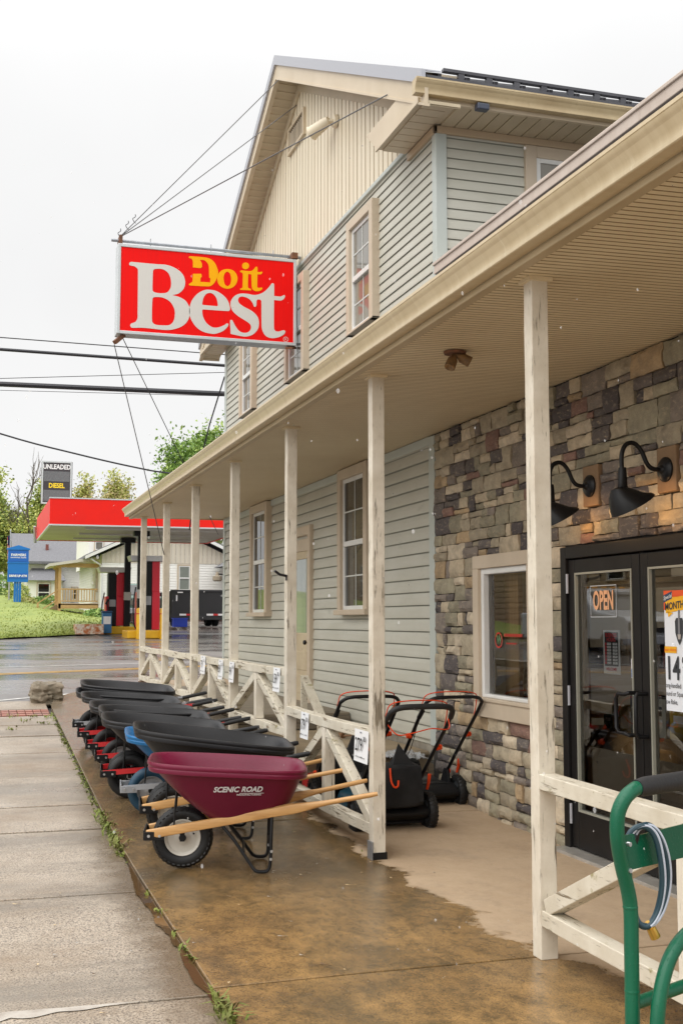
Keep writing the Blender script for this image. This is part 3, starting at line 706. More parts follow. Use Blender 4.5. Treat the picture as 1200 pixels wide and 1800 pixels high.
# ------------------------------------------------------------------ sign hung out over the street
SX0,SX1,SZ0,SZ1,SY=1.667,4.04,5.31,6.49,15.0
sign=thing('hanging_sign','red lit box sign with big white and yellow lettering hung out from the gable','sign',(2.85,15.12,5.3))
mb=MB(); D_=.24; e=.042
mb.box((SX0,SY,SZ0),(SX0+e,SY+D_,SZ1)); mb.box((SX1-e,SY,SZ0),(SX1,SY+D_,SZ1)); mb.box((SX0+e,SY,SZ1-e),(SX1-e,SY+D_,SZ1)); mb.box((SX0+e,SY,SZ0),(SX1-e,SY+D_,SZ0+e))
mb.build('sign_case',alu,sign,bevel=.006)
mb=MB(); mb.box((SX0+e,SY+.012,SZ0+e),(SX1-e,SY+D_-.012,SZ1-e)); fp=mb.build('sign_face',signred,sign)
LET={'B': [(1.812, 6.23), (1.831, 6.257), (1.904, 6.259), (2.167, 6.258), (2.295, 6.26), (2.414, 6.225), (2.504, 6.157), (2.54, 6.059), (2.522, 5.967), (2.458, 5.896), (2.374, 5.866), (2.469, 5.846), (2.549, 5.803), (2.599, 5.726), (2.606, 5.671), (2.601, 5.6), (2.562, 5.517), (2.484, 5.451), (2.366, 5.407), (2.248, 5.398), (2.014, 5.406), (1.859, 5.396), (1.838, 5.422), (1.849, 5.448), (1.906, 5.477), (1.931, 5.528), (1.931, 5.568), (1.927, 6.146), (1.92, 6.175), (1.885, 6.202), (1.822, 6.211)], 'Bh1': [(2.12, 6.153), (2.129, 6.182), (2.158, 6.195), (2.237, 6.199), (2.306, 6.165), (2.347, 6.093), (2.356, 6.013), (2.344, 5.947), (2.3, 5.893), (2.222, 5.878), (2.143, 5.884), (2.118, 5.912)], 'Bh2': [(2.118, 5.782), (2.13, 5.813), (2.174, 5.824), (2.262, 5.819), (2.351, 5.771), (2.402, 5.685), (2.41, 5.606), (2.394, 5.524), (2.345, 5.47), (2.257, 5.457), (2.159, 5.461), (2.118, 5.503)], 'e': [(2.602, 5.721), (2.629, 5.812), (2.697, 5.906), (2.784, 5.964), (2.859, 5.978), (2.96, 5.966), (3.055, 5.91), (3.113, 5.839), (3.137, 5.751), (3.127, 5.719), (3.101, 5.712), (2.774, 5.708), (2.768, 5.684), (2.781, 5.609), (2.826, 5.531), (2.902, 5.482), (2.977, 5.483), (3.053, 5.516), (3.097, 5.547), (3.118, 5.54), (3.11, 5.508), (3.053, 5.447), (2.965, 5.402), (2.89, 5.393), (2.777, 5.414), (2.689, 5.47), (2.626, 5.559), (2.6, 5.646)], 'eh': [(2.767, 5.782), (2.779, 5.849), (2.809, 5.909), (2.859, 5.935), (2.91, 5.924), (2.955, 5.87), (2.974, 5.783), (2.967, 5.767), (2.949, 5.766), (2.773, 5.768)], 'st': [(3.141, 5.815), (3.163, 5.881), (3.214, 5.936), (3.29, 5.964), (3.38, 5.965), (3.444, 5.958), (3.508, 5.967), (3.586, 6.006), (3.65, 6.069), (3.695, 6.131), (3.715, 6.141), (3.73, 6.128), (3.732, 5.966), (3.82, 5.967), (3.852, 5.983), (3.874, 5.993), (3.882, 5.972), (3.859, 5.932), (3.82, 5.912), (3.731, 5.912), (3.732, 5.529), (3.751, 5.492), (3.796, 5.489), (3.848, 5.508), (3.874, 5.511), (3.89, 5.496), (3.868, 5.455), (3.796, 5.412), (3.706, 5.392), (3.628, 5.412), (3.583, 5.467), (3.563, 5.542), (3.558, 5.875), (3.545, 5.899), (3.509, 5.903), (3.494, 5.882), (3.491, 5.818), (3.477, 5.798), (3.458, 5.803), (3.432, 5.858), (3.38, 5.905), (3.303, 5.924), (3.259, 5.908), (3.244, 5.868), (3.259, 5.831), (3.317, 5.791), (3.433, 5.737), (3.504, 5.672), (3.528, 5.59), (3.512, 5.5), (3.448, 5.425), (3.359, 5.389), (3.282, 5.39), (3.206, 5.401), (3.148, 5.409), (3.138, 5.586), (3.153, 5.6), (3.172, 5.589), (3.205, 5.528), (3.256, 5.462), (3.32, 5.437), (3.384, 5.452), (3.418, 5.499), (3.409, 5.556), (3.344, 5.602), (3.242, 5.658), (3.165, 5.728)], 'D': [(2.583, 6.39), (2.597, 6.404), (2.741, 6.407), (2.842, 6.401), (2.918, 6.357), (2.963, 6.272), (2.974, 6.209), (2.958, 6.144), (2.921, 6.071), (2.871, 6.028), (2.796, 6.018), (2.596, 6.013), (2.586, 6.029), (2.626, 6.058), (2.635, 6.071), (2.64, 6.173), (2.75, 6.183), (2.759, 6.139), (2.742, 6.131), (2.739, 6.074), (2.868, 6.076), (2.87, 6.13), (2.855, 6.141), (2.85, 6.274), (2.836, 6.324), (2.792, 6.365), (2.729, 6.368), (2.755, 6.323), (2.759, 6.273), (2.737, 6.258), (2.639, 6.258), (2.636, 6.338), (2.623, 6.368), (2.589, 6.38)], 'o': [(2.962, 6.138), (2.983, 6.21), (3.033, 6.259), (3.103, 6.278), (3.173, 6.265), (3.218, 6.218), (3.234, 6.155), (3.213, 6.083), (3.162, 6.031), (3.092, 6.011), (3.023, 6.028), (2.978, 6.069)], 'oh': [(3.047, 6.139), (3.056, 6.204), (3.09, 6.243), (3.129, 6.223), (3.148, 6.148), (3.136, 6.077), (3.105, 6.044), (3.067, 6.064)], 'it': [(3.266, 6.263), (3.288, 6.276), (3.403, 6.276), (3.442, 6.296), (3.474, 6.337), (3.49, 6.348), (3.502, 6.334), (3.503, 6.276), (3.532, 6.274), (3.558, 6.284), (3.571, 6.275), (3.552, 6.248), (3.503, 6.241), (3.501, 6.076), (3.514, 6.058), (3.547, 6.064), (3.566, 6.068), (3.57, 6.053), (3.547, 6.026), (3.495, 6.011), (3.45, 6.023), (3.428, 6.057), (3.419, 6.233), (3.378, 6.236), (3.375, 6.065), (3.386, 6.043), (3.415, 6.036), (3.418, 6.017), (3.277, 6.012), (3.267, 6.024), (3.292, 6.037), (3.302, 6.052), (3.304, 6.226), (3.294, 6.244), (3.271, 6.251)], 'dot': [(3.389, 6.346), (3.382, 6.323), (3.365, 6.304), (3.341, 6.296), (3.318, 6.3), (3.3, 6.315), (3.294, 6.338), (3.3, 6.362), (3.317, 6.38), (3.341, 6.388), (3.365, 6.384), (3.382, 6.369)]}
sf=lambda u,v,d:(u,SY+.012-d,v)
mb=MB(); outline_mesh(mb,[LET['B'],LET['Bh1'],LET['Bh2']],sf,0); outline_mesh(mb,[LET['e'],LET['eh']],sf,0); outline_mesh(mb,[LET['st']],sf,0)
rc=(3.894,5.39); ring=lambda r:[(rc[0]+r*math.cos(a*PI/8),rc[1]+r*math.sin(a*PI/8)) for a in range(16)]
outline_mesh(mb,[ring(.035),ring(.029)],sf,0); text(mb,'R',.05,lambda u,v,d:sf(rc[0]+u,rc[1]+v,.003))
mb.build('white_lettering',signwhite,fp,recalc=False)
mb=MB(); outline_mesh(mb,[LET['D']],sf,0); outline_mesh(mb,[LET['o'],LET['oh']],sf,0); outline_mesh(mb,[LET['it']],sf,0); outline_mesh(mb,[LET['dot']],sf,0)
mb.build('yellow_lettering',signyel,fp,recalc=False)
mb=MB(); yp=SY+.14
mb.tube([(SX0-.07,yp,SZ1+.075),(SX1+.12,yp,SZ1+.075)],.020,10); 
for x in (2.1,2.9,3.75): mb.tube([(x,yp,SZ1),(x,yp,SZ1+.14)],.007,6)
mb.build('support_pipe',galv,sign,smooth=True)
mb=MB()
mb.box((SX0+.02,yp-.12,SZ1-.01),(SX0+.06,yp+.12,SZ1+.12)); mb.box((SX1-.06,yp-.13,SZ1+.02),(SX1+.02,yp+.13,SZ1+.10)); mb.beam((SX0-.02,yp-.12,SZ0-.12),(SX0+.10,yp-.06,SZ0),.06,.05)
mb.beam((SX1-.12,yp-.2,SZ0-.05),(SX1+.02,yp+.12,SZ0+.03),.10,.03); mb.build('mounting_bracket',rust_m,sign)
mb=MB()
for z in (SZ1+.075,SZ0+.06): mb.tube([(SX1,yp,z),(WX-.0,yp,z)],.018,8)
mb.build('wall_arm',galv,sign)
def wire(name,label,pts,r,m,cat='wire',sag=0.,group=None):
    p,q=Vector(pts[0]),Vector(pts[-1])
    if sag: P=[p.lerp(q,i/24)-Vector((0,0,sag*4*(i/24)*(1-i/24))) for i in range(25)]
    else: P=pts
    mb=MB(); mb.tube(P,r,6); o=mb.build(name,m,smooth=True); tag(o,label,cat,group); return o
tip=(SX0+.03,yp,SZ1+.12)
gy='wires bracing the sign'
wire('guy_wire','thin steel wire from the sign up to the peak of the roof',[tip,(3.77,14.97,8.95)],.0065,greywire,group=gy)
wire('guy_wire','thin steel wire from the sign to the gable boards near the vent',[tip,(4.11,15.30,8.78)],.0065,greywire,group=gy)
wire('guy_wire','thin steel wire from the sign slanting to the near roof edge above the eave return',[tip,(3.77,10.60,6.82)],.0065,greywire,group=gy)
wire('guy_wire','steel wire from under the sign down to a hook on a far porch post',[(SX0-.01,yp,SZ0-.12),(2.66,17.25,2.62)],.0065,greywire,group=gy)
wire('guy_wire','steel wire from under the sign slanting across the gutter to the house corner',[(1.76,yp,SZ0-.02),(4.05,20.2,3.15)],.0065,greywire,group=gy)
wire('service_cable','dark cable dropping from the house corner behind the gutter',[(4.12,20.13,5.92),(4.0,20.8,5.2),(3.9,21.6,4.3),(3.95,22.5,3.4)],.014,wire_m)
mb=MB()
for p in ((0,0,0),(.10,.02,.12),(.19,.03,.22)):
    c=Vector(tip)+Vector(p); mb.tube([c+Vector((.02*math.cos(a*.9),.02*math.sin(a*1.3),.014*a)) for a in range(9)],.005,5)
mb.build('wire_turnbuckle',wire_m,sign)
# ------------------------------------------------------------------ single storey stone shop front
shop=thing('stone_shop_front','stone faced shop front with black glass double doors and a low tan coping','shop',(5,6.5,0))
SA,SB=2.2,10.30
cw,chh=.046,.0405
NY=int((SB-SA)/cw); NZ=int(3.42/chh)
occ=[[False]*NZ for _ in range(NY)]
def block(y0,y1,z0,z1):
    for i in range(NY):
        for j in range(NZ):
            yc=SA+(i+.5)*cw; zc=(j+.5)*chh
            if y0<yc<y1 and z0<zc<z1: occ[i][j]=True
OPEN=[(8.18,9.32,.86,2.20),(5.68,7.80,-1,2.20)]+[(yl-.11,yl+.11,2.44,2.74) for yl in (6.38,7.33)]
block(8.18,9.32,.86,2.20); block(5.68,7.80,-1,2.19)
for yl in (6.38,7.33): block(yl-.11,yl+.11,2.44,2.74)
tones=[((.42,.355,.25),26),((.52,.43,.30),18),((.33,.295,.205),20),((.135,.115,.105),15),((.09,.077,.077),10),((.62,.52,.38),11),((.27,.155,.12),5),((.46,.33,.19),8),((.24,.20,.165),13)]
def pick():
    k=R.uniform(0,sum(b for _,b in tones))
    for c,b in tones:
        k-=b
        if k<0: break
    f=R.uniform(.86,1.16); return tuple(x*f for x in c)
mb=MB(); rs=random.Random(5)
def stone(mb,ya,yb,za,zb):
    d=rs.uniform(.026,.062); nx=max(3,int((yb-ya)/.035)); nz=max(3,int((zb-za)/.03)); c=pick(); s=rs.uniform(0,99); gap=.0032
    sl=rs.uniform(-.012,.012); vs=[]
    for j in range(nz+1):
        for i in range(nx+1):
            u,v=i/nx,j/nz; y=lerp(ya+gap,yb-gap,u); z=lerp(za+gap,zb-gap,v)
            e=min(u*(yb-ya),(1-u)*(yb-ya),v*(zb-za),(1-v)*(zb-za))
            P=Vector((y*7,z*9,s)); w_=noise.noise(P*1.1); q=noise.fractal(P*1.6,.9,2.,4)
            dep=d*(.62+.38*min(1,(e/.009))**.5)+.013*q+sl*(u-.5)+.008*noise.noise(P*3.1)
            if e<1e-6: y+=.007*w_; z+=.007*noise.noise(P*1.3+Vector((9,9,9)))
            vs.append((WX-max(.004,dep),y,z))
    n=nx+1; fs=[(j*n+i,j*n+i+1,(j+1)*n+i+1,(j+1)*n+i) for j in range(nz) for i in range(nx)]
    bd=[i for i in range(n)]+[j*n+nx for j in range(1,nz+1)]+[nz*n+i for i in range(nx-1,-1,-1)]+[j*n for j in range(nz-1,0,-1)]
    o=len(vs)
    for k in bd: vs.append((WX+.01,vs[k][1],vs[k][2]))
    for k in range(len(bd)): fs.append((bd[k],o+k,o+(k+1)%len(bd),bd[(k+1)%len(bd)]))
    mb.add(vs,fs,0,c)
def free(a,b,z0,z1):
    """split [a,b] into the runs not covered by an opening at this height"""
    runs=[(a,b)]
    for (o0,o1,p0,p1) in OPEN:
        if z1>p0+.004 and z0<p1-.004:
            nr=[]
            for (u,v) in runs:
                if o0>u: nr.append((u,min(v,o0)))
                if o1<v: nr.append((max(u,o1),v))
            runs=[(u,v) for u,v in nr if v-u>.012]
    return runs
def course(a,b,z0,z1,wmin,wmax,depth=0):
    for (u,v) in free(a,b,z0,z1):
        y=u
        while y<v-.01:
            w=rs.uniform(wmin,wmax)
            if v-y-w<wmin*.7: w=v-y
            w=min(w,v-y); h=z1-z0
            if depth==0 and h>.125 and w>.14 and rs.random()<.62:
                m=z0+h*rs.choice([.33,.42,.5,.58,.66]); ww=w*rs.uniform(1.,1.9); ww=ww if v-y-ww>wmin*.7 else v-y
                course(y,y+ww,z0,m,.10,.34,1); course(y,y+ww,m,z1,.12,.36,1); y+=ww
            else:
                stone(mb,y,y+w,z0,z1); y+=w
z=0.
bands=[.86,2.20,2.44,2.74,3.405]
while z<3.40:
    h=rs.choice([.10,.12,.14,.16,.17,.19,.21,.15])
    for q in bands:
        if z<q-.001 and abs(z+h-q)<.075: h=q-z; break
    h=min(h,3.405-z)
    if h<.02: break
    course(SA,SB,z,z+h,.13,.40); z+=h
mb.build('stone_facing',stone_m,shop,smooth=True,recalc=False)
mb=MB()
for (a,b,c,d) in ((9.32,SB+.14,0,3.45),(7.80,9.32,2.20,3.45),(7.80,8.18,0,2.20),(8.18,9.32,0,.86),(SA,5.68,0,3.45),(5.68,7.80,2.19,3.45)):
    mb.box((WX-.001,a,c),(WX+.12,b,d))
mb.build('backing_wall',mortar,shop)
mb=MB(); mb.box((WX+.13,SA,2.95),(6.3,SB-.001,4.84)); mb.box((8.6,SA,2.95),(11,SB-.001,4.84)); mb.box((6.3,SA,2.95),(8.6,SA+.6,4.84)); mb.build('roof_block',M('flat_roof_felt',(.06,.06,.065),.7),shop)  # the opening in this roof is made up, to let sky light inside
mb=MB(); mb.box((WX-.06,SA-2.,4.92),(WX+.10,Y0-.036,5.01)); mb.box((WX-.075,SA-2.,5.0),(WX+.12,Y0-.036,5.03)); mb.build('coping_band',fascia_m,shop,bevel=.006)
# interior shell
iw=M('shop_interior_wall',(.52,.42,.30),.8,c2=(.42,.33,.22),scale=2); ifl=M('shop_interior_floor',(.16,.13,.10),.5)
mb=MB(); mb.box((9.5,SA,0),(9.6,SB,2.95)); mb.box((WX+.13,SA-.1,0),(9.5,SA,2.95)); mb.box((WX+.13,SB,0),(9.5,SB+.1,2.95)); mb.build('interior_wall',iw,shop)
mb=MB(); mb.box((WX+.001,SA,-.08),(9.6,SB,.012)); mb.build('interior_floor',ifl,shop)
# window beside the entrance
mb=MB(); ya,yb,za,zb=8.18,9.32,.86,2.20; c=.11
mb.box((WX-.085,ya,zb-c),(WX+.02,yb,zb)); mb.box((WX-.085,ya,za),(WX+.02,yb,za+c+.02)); mb.box((WX-.085,ya,za+c+.02),(WX+.02,ya+c,zb-c)); mb.box((WX-.085,yb-c,za+c+.02),(WX+.02,yb,zb-c))
mb.box((WX-.10,ya,za+c+.02),(WX-.0,yb,za+c+.05))
SW=mb.build('window',tan_trim,shop,bevel=.006)
mb=MB(); a,b,u,v=ya+c,yb-c,za+c+.05,zb-c; s=.05
mb.box((WX-.055,a,u),(WX+.03,a+s,v)); mb.box((WX-.055,b-s,u),(WX+.03,b,v)); mb.box((WX-.055,a+s,v-s),(WX+.03,b-s,v)); mb.box((WX-.055,a+s,u),(WX+.03,b-s,u+s*.6))
mb.build('sash',white,SW,bevel=.008)
mb=MB(); mb.add([(WX-.005,a+s,u+.03),(WX-.005,b-s,u+.03),(WX-.005,b-s,v-s),(WX-.005,a+s,v-s)],[(3,2,1,0)]); mb.build('pane',glass_m,SW,recalc=False)
# double entrance doors
DF=M('black_door_frame',(.008,.0075,.0075),.45,spec=.25,c2=(.013,.012,.012),scale=3,bump=.04,bscale=90)
mb=MB(); mb.box((WX-.05,7.72,0.03),(WX+.08,7.80,2.185)); mb.box((WX-.05,5.68,.03),(WX+.08,5.76,2.185)); mb.box((WX-.05,5.76,2.10),(WX+.08,7.72,2.185))
mb.box((WX-.012,6.725,2.05),(WX+.05,6.775,2.10))
FR=mb.build('door_frame',DF,shop,bevel=.005)
mb=MB(); mb.box((WX-.16,5.68,.026),(WX+.14,7.80,.050)); mb.build('threshold',M('worn_aluminium_threshold',(.50,.48,.44),.4,.4,c2=(.36,.34,.30),scale=10),FR,bevel=.004)
for (a,b,hs) in ((6.755,7.712,-1),(5.768,6.745,1)):
    mb=MB(); f0,f1=WX-.030,WX+.016
    mb.box((f0,a,.06),(f1,a+.095,2.09)); mb.box((f0,b-.095,.06),(f1,b,2.09)); mb.box((f0,a+.095,1.995),(f1,b-.095,2.09)); mb.box((f0,a+.095,.06),(f1,b-.095,.315))
    leaf=mb.build('door',DF,shop,bevel=.004)
    mb=MB(); t=.014; mb.box((f0-.004,a+.095,.315),(f1,a+.095+t,1.995)); mb.box((f0-.004,b-.095-t,.315),(f1,b-.095,1.995)); mb.box((f0-.004,a+.11,.315),(f1,b-.11,.315+t)); mb.box((f0-.004,a+.11,1.995-t),(f1,b-.11,1.995))
    mb.build('glazing_bead',M('pale_glazing_bead',(.30,.30,.25),.4) if 'pale_glazing_bead' not in bpy.data.materials else bpy.data.materials['pale_glazing_bead'],leaf)
    mb=MB(); x=WX-.012; mb.add([(x,a+.109,.329),(x,b-.109,.329),(x,b-.109,1.981),(x,a+.109,1.981)],[(3,2,1,0)]); mb.build('pane',glass_m,leaf,recalc=False)
    yh=(a+.05) if hs<0 else (b-.05); dy=.115 if hs<0 else -.05
    mb=MB(); y2=yh+(.13 if hs<0 else -.0)
    P=[(f0,yh,1.19),(f0-.07,yh+.0,1.19),(f0-.085,yh+hs*-.02,1.18),(f0-.085,yh+hs*-.10,1.18),(f0-.085,yh+hs*-.13,1.15),(f0-.085,yh+hs*-.13,.96),(f0-.085,yh+hs*-.10,.93),(f0-.085,yh+hs*-.02,.93),(f0-.07,yh,.92),(f0,yh,.92)]
    if hs>0: P=[(f0,yh,1.19),(f0-.07,yh,1.19),(f0-.085,yh,1.175),(f0-.085,yh,.935),(f0-.07,yh,.92),(f0,yh,.92)]
    mb.tube(P,.0135,10); mb.build('pull_handle',black,leaf,smooth=True)
    for z in (.22,1.05,1.85):
        mb=MB(); yy=b-.004 if hs<0 else a+.004; mb.cyl((f0-.012,yy,z),(f0-.012,yy,z+.14),.011,n=10); mb.build('hinge',greytrim,leaf,smooth=True)

# ------------------------------------------------------------------ gooseneck lamps
bulbm=bpy.data.materials.new('warm_bulb'); bulbm.use_nodes=True; bp=bulbm.node_tree.nodes['Principled BSDF']; bp.inputs['Emission Color'].default_value=(1,.62,.28,1); bp.inputs['Emission Strength'].default_value=4.
plank=M('brown_mounting_stone',(.27,.17,.09),.8,c2=(.20,.125,.07),scale=5,bump=.3,bscale=20)
def gooseneck(y,label):
    t=thing('gooseneck_lamp',label,'lamp',(WX-.08,y,2.59),'black lamps over the entrance')
    mb=MB(); mb.box((WX-.052,y-.107,2.45),(WX,y+.107,2.735)); mb.build('mounting_block',plank,t,bevel=.008)
    mb=MB(); Mx=Matrix.Translation((WX-.052,y,2.59))@Matrix.Rotation(-PI/2,4,'Y'); mb.lathe([(0,0),(.078,0),(.078,.012),(.06,.028),(.03,.034),(.02,.05),(0,.05)],26,Mx); mb.build('wall_plate',black,t,smooth=True)
    mb=MB(); mb.tube(spl([(4.09,y,2.59),(4.01,y,2.59),(3.965,y,2.62),(3.925,y,2.70),(3.875,y,2.745),(3.82,y,2.735),(3.79,y,2.68),(3.786,y,2.60),(3.79,y,2.52)],6),.0145,10); mb.build('arm',black,t,smooth=True)
    mb=MB(); mb.lathe([(0,.135),(.024,.135),(.027,.10),(.03,.02),(.042,0),(0,0)],18,Matrix.Translation((3.79,y,2.455))); mb.build('collar',black,t,smooth=True)
    mb=MB(); n=30; vs=[]; rings=[(0.,Vector((3.79,y,2.465)),.04,.04,0.),(.12,Vector((3.793,y,2.452)),.075,.07,.02),(.45,Vector((3.815,y,2.418)),.108,.105,.32),(.8,Vector((3.842,y,2.378)),.128,.135,.85),(1.,Vector((3.853,y,2.361)),.129,.142,1.),(1.01,Vector((3.856,y,2.357)),.131,.144,1.),(1.,Vector((3.853,y,2.361)),.125,.138,1.),(.5,Vector((3.815,y,2.410)),.10,.10,.32),(0.,Vector((3.79,y,2.455)),.03,.03,0.)]
    for (_,c,ra,rb,k) in rings:
        ax=Vector((1,0,.58*k)); 
        for i in range(n):
            a=2*PI*i/n; p=c+ax*(ra*math.cos(a))+Vector((0,rb*math.sin(a),0)); vs.append(p)
    fs=[(i*n+k,i*n+(k+1)%n,(i+1)*n+(k+1)%n,(i+1)*n+k) for i in range(len(rings)-1) for k in range(n)]
    mb.add(vs,fs); mb.build('lamp_shade',black,t,smooth=True)
    mb=MB(); mb.lathe([(0,-.03),(.02,-.02),(.028,0),(.02,.025),(.012,.05)],14,Matrix.Translation((3.82,y,2.40))); mb.build('bulb',bulbm,t,smooth=True)
    ld=bpy.data.lights.new('lamp_light','POINT'); ld.energy=2.2; ld.color=(1,.56,.24); ld.shadow_soft_size=.03
    lo=bpy.data.objects.new('lamp_light',ld); col.objects.link(lo); lo.parent=t; lo.location=Vector((3.875,y,2.335))-ORG[t]
gooseneck(6.38,'black gooseneck lamp seen whole above the entrance doors, right of the post')
gooseneck(7.33,'black gooseneck lamp whose shade is half hidden by the nearest porch post')

# ------------------------------------------------------------------ porch
porch=thing('porch','long tan porch roof on peeling cream posts with a weathered gutter','porch',(3.3,12,0))
PE=20.12; PS=1.2
mb=MB(); y=PS
def cz(x): return lerp(3.385,3.415,(x-2.5)/1.65)
while y<PE:
    y2=min(y+.098,PE)
    A=[(2.53,y),(4.14,y)]
    vs=[]
    for yy,dz in ((y,.020),(y+.010,.0),(y+.045,0.),(y+.050,.010),(y+.057,0.),(y2-.001,.0),(y2,.020)):
        for x in (2.53,4.14): vs.append((x,yy,cz(x)+dz))
    for k in range(6): mb.add([vs[2*k],vs[2*k+1],vs[2*k+3],vs[2*k+2]],[(0,1,2,3)],0 if k in (1,4) else 1)
    y+=.0985
mb.add([(2.53,PS,3.43),(4.14,PS,3.46),(4.14,PE,3.46),(2.53,PE,3.43)],[(0,1,2,3)])
mb.build('ceiling',[soffit_m,M('painted_ceiling_groove_shade',(.33,.25,.14),.8)],porch,recalc=False)  # grooves coloured darker to paint in their shade
mb=MB(); mb.box((2.505,PS,3.40),(2.53,PE,3.56)); mb.box((2.50,PS,3.372),(2.56,PE,3.405)); mb.box((2.53,PE-.01,3.39),(4.14,PE+.02,3.50)); mb.build('fascia',M('tan_fascia',(.50,.40,.25),.45,c2=(.42,.33,.2),scale=2),porch,bevel=.006)
mb=MB(); gutter(mb,lambda t,o,z:(2.503-o,t,3.412+z),PS,PE+.04,.132,.118); mb.build('gutter',gutter_m,porch,smooth=True)
mb=MB(); mb.add([(2.44,PS,3.53),(2.44,PE,3.53),(WX-.005,PE,4.845),(WX-.005,PS,4.845),(2.44,PS,3.50),(2.44,PE,3.50),(WX-.005,PE,4.80),(WX-.005,PS,4.80)],[(0,3,2,1),(4,5,6,7),(0,1,5,4),(1,2,6,5),(3,0,4,7)]); mb.build('roof',roof_m,porch)
PY=[5.35,7.85,10.2,12.57,14.95,17.3,19.72]; PB=[.028,.075,.10,.215,.36,.50,.64]
PX=2.70
for i,(y,b) in enumerate(zip(PY,PB)):
    mb=MB(); h=.0455; n=26; vs=[]
    for k in range(n+1):
        z=lerp(b,3.395,k/n)
        for (sx,sy) in ((-1,-1),(1,-1),(1,1),(-1,1)):
            vs.append((PX+sx*h+.0022*noise.noise(Vector((z*5,i,sx))),y+sy*h+.0022*noise.noise(Vector((z*5,i+9,sy))),z))
    fs=[(k*4+q,k*4+(q+1)%4,k*4+4+(q+1)%4,k*4+4+q) for k in range(n) for q in range(4)]+[(3,2,1,0),tuple(n*4+q for q in range(4))]
    mb.add(vs,fs); P=mb.build('post',cream,porch,bevel=.004)
    mb=MB(); mb.box((PX-.065,y-.065,3.368),(PX+.065,y+.065,3.388)); mb.build('cap_plate',soffit_m,P)
    if i==1:
        mb=MB(); mb.box((PX-.05,y-.05,.03),(PX+.055,y+.05,.078)); mb.build('base_shoe',black,P)
        mb=MB(); mb.box((PX-.056,y-.05,.03),(PX-.0475,y+.05,.15)); mb.build('base_bracket',galv,P)
    if i in (3,6):
        mb=MB(); mb.box((PX-.05,y-.05,b-.06),(PX+.05,y+.05,b+.03)); mb.build('base_bracket',rust_m,P)
mb=MB(); mb.tube([(PX-.04,10.18,2.05),(PX-.12,10.12,2.06),(PX-.17,10.1,2.09)],.012,8); mb.box((PX-.05,10.15,2.01),(PX-.044,10.2,2.06)); o=mb.build('post_bracket',wire_m); tag(o,'dark hose bracket on the third porch post','bracket')
# cove light under the ceiling
sl=thing('ceiling_spotlight','rusty twin spotlight under the porch ceiling','spotlight',(2.94,6.98,3.37))
mb=MB(); mb.lathe([(0,0),(.07,0),(.075,.015),(.05,.02),(0,.02)],20,Matrix.Translation((2.94,6.98,3.372))); mb.build('mounting_plate',rust_m,sl,smooth=True)
for d in (Vector((-.4,-.2,-.8)),Vector((.75,-.3,-.45))):
    mb=MB(); d.normalize(); q=d.to_track_quat('Z','Y').to_matrix().to_4x4()
    mb.lathe([(0,0),(.018,0),(.02,.03),(.033,.045),(.036,.11),(.03,.112),(0,.09)],16,Matrix.Translation(Vector((2.94,6.98,3.372)))@q); mb.build('spot_head',M('rust_brown_paint',(.28,.16,.06),.6,c2=(.10,.06,.03),scale=30) if 'rust_brown_paint' not in bpy.data.materials else bpy.data.materials['rust_brown_paint'],sl,smooth=True)

# railings between the posts
def railing(a,b,zt,zb,label,apex=None,nodes=True):
    t=thing('porch_railing',label,'railing',(PX,(a+b)/2,zb-.05),'porch railings')
    ya,yb=a+.046,b-.046; ym=(a+b)/2 if apex is None else apex
    def rail(z,w,h,nm):
        mb=MB(); n=14; vs=[]
        for k in range(n+1):
            y=lerp(ya,yb,k/n); s=-.012*math.sin(PI*k/n)
            for (sx,sz) in ((-1,-1),(1,-1),(1,1),(-1,1)): vs.append((PX+sx*w/2+.003*noise.noise(Vector((y*3,z,sx))),y,z+sz*h/2+s+.003*noise.noise(Vector((y*3,z+5,sz)))))
        fs=[(k*4+q,k*4+(q+1)%4,k*4+4+(q+1)%4,k*4+4+q) for k in range(n) for q in range(4)]+[(3,2,1,0),tuple(n*4+q for q in range(4))]
        mb.add(vs,fs); mb.build(nm,cream_rail,t,bevel=.004)
    rail(zt-.042,.09,.075,'top_rail'); rail(zb,.085,.075,'bottom_rail')
    if nodes:
        mb=MB(); mb.box((PX-.042,ym-.04,zb+.03),(PX+.042,ym+.04,zt-.095)); mb.build('stile',cream,t,bevel=.004)
        for e,s in ((ya,-1),(yb,1)):
            mb=MB(); mb.beam((PX,e+ -s*.03,zb+.055),(PX,ym+s*.058,zt-.125),.078,.078,(1,0,0)); mb.build('brace',cream_rail,t,bevel=.004)
    return t
railing(2.85,5.35,.915,.225,'low railing right of the nearest post, behind the green hand truck',apex=4.10)
railing(7.85,10.2,.915,.225,'low railing with the 279 and 179 price cards in front of the lawn mowers')
railing(10.2,12.57,1.245,.68,'raised railing carrying the 159 price card')
railing(12.57,14.95,1.245,.70,'raised railing beside the far end of the barrows, with the 79 card')
railing(14.95,17.3,1.245,.72,'raised railing without cards, second from the cross street end')
railing(17.3,19.72,1.245,.74,'last raised railing at the cross street end of the porch')
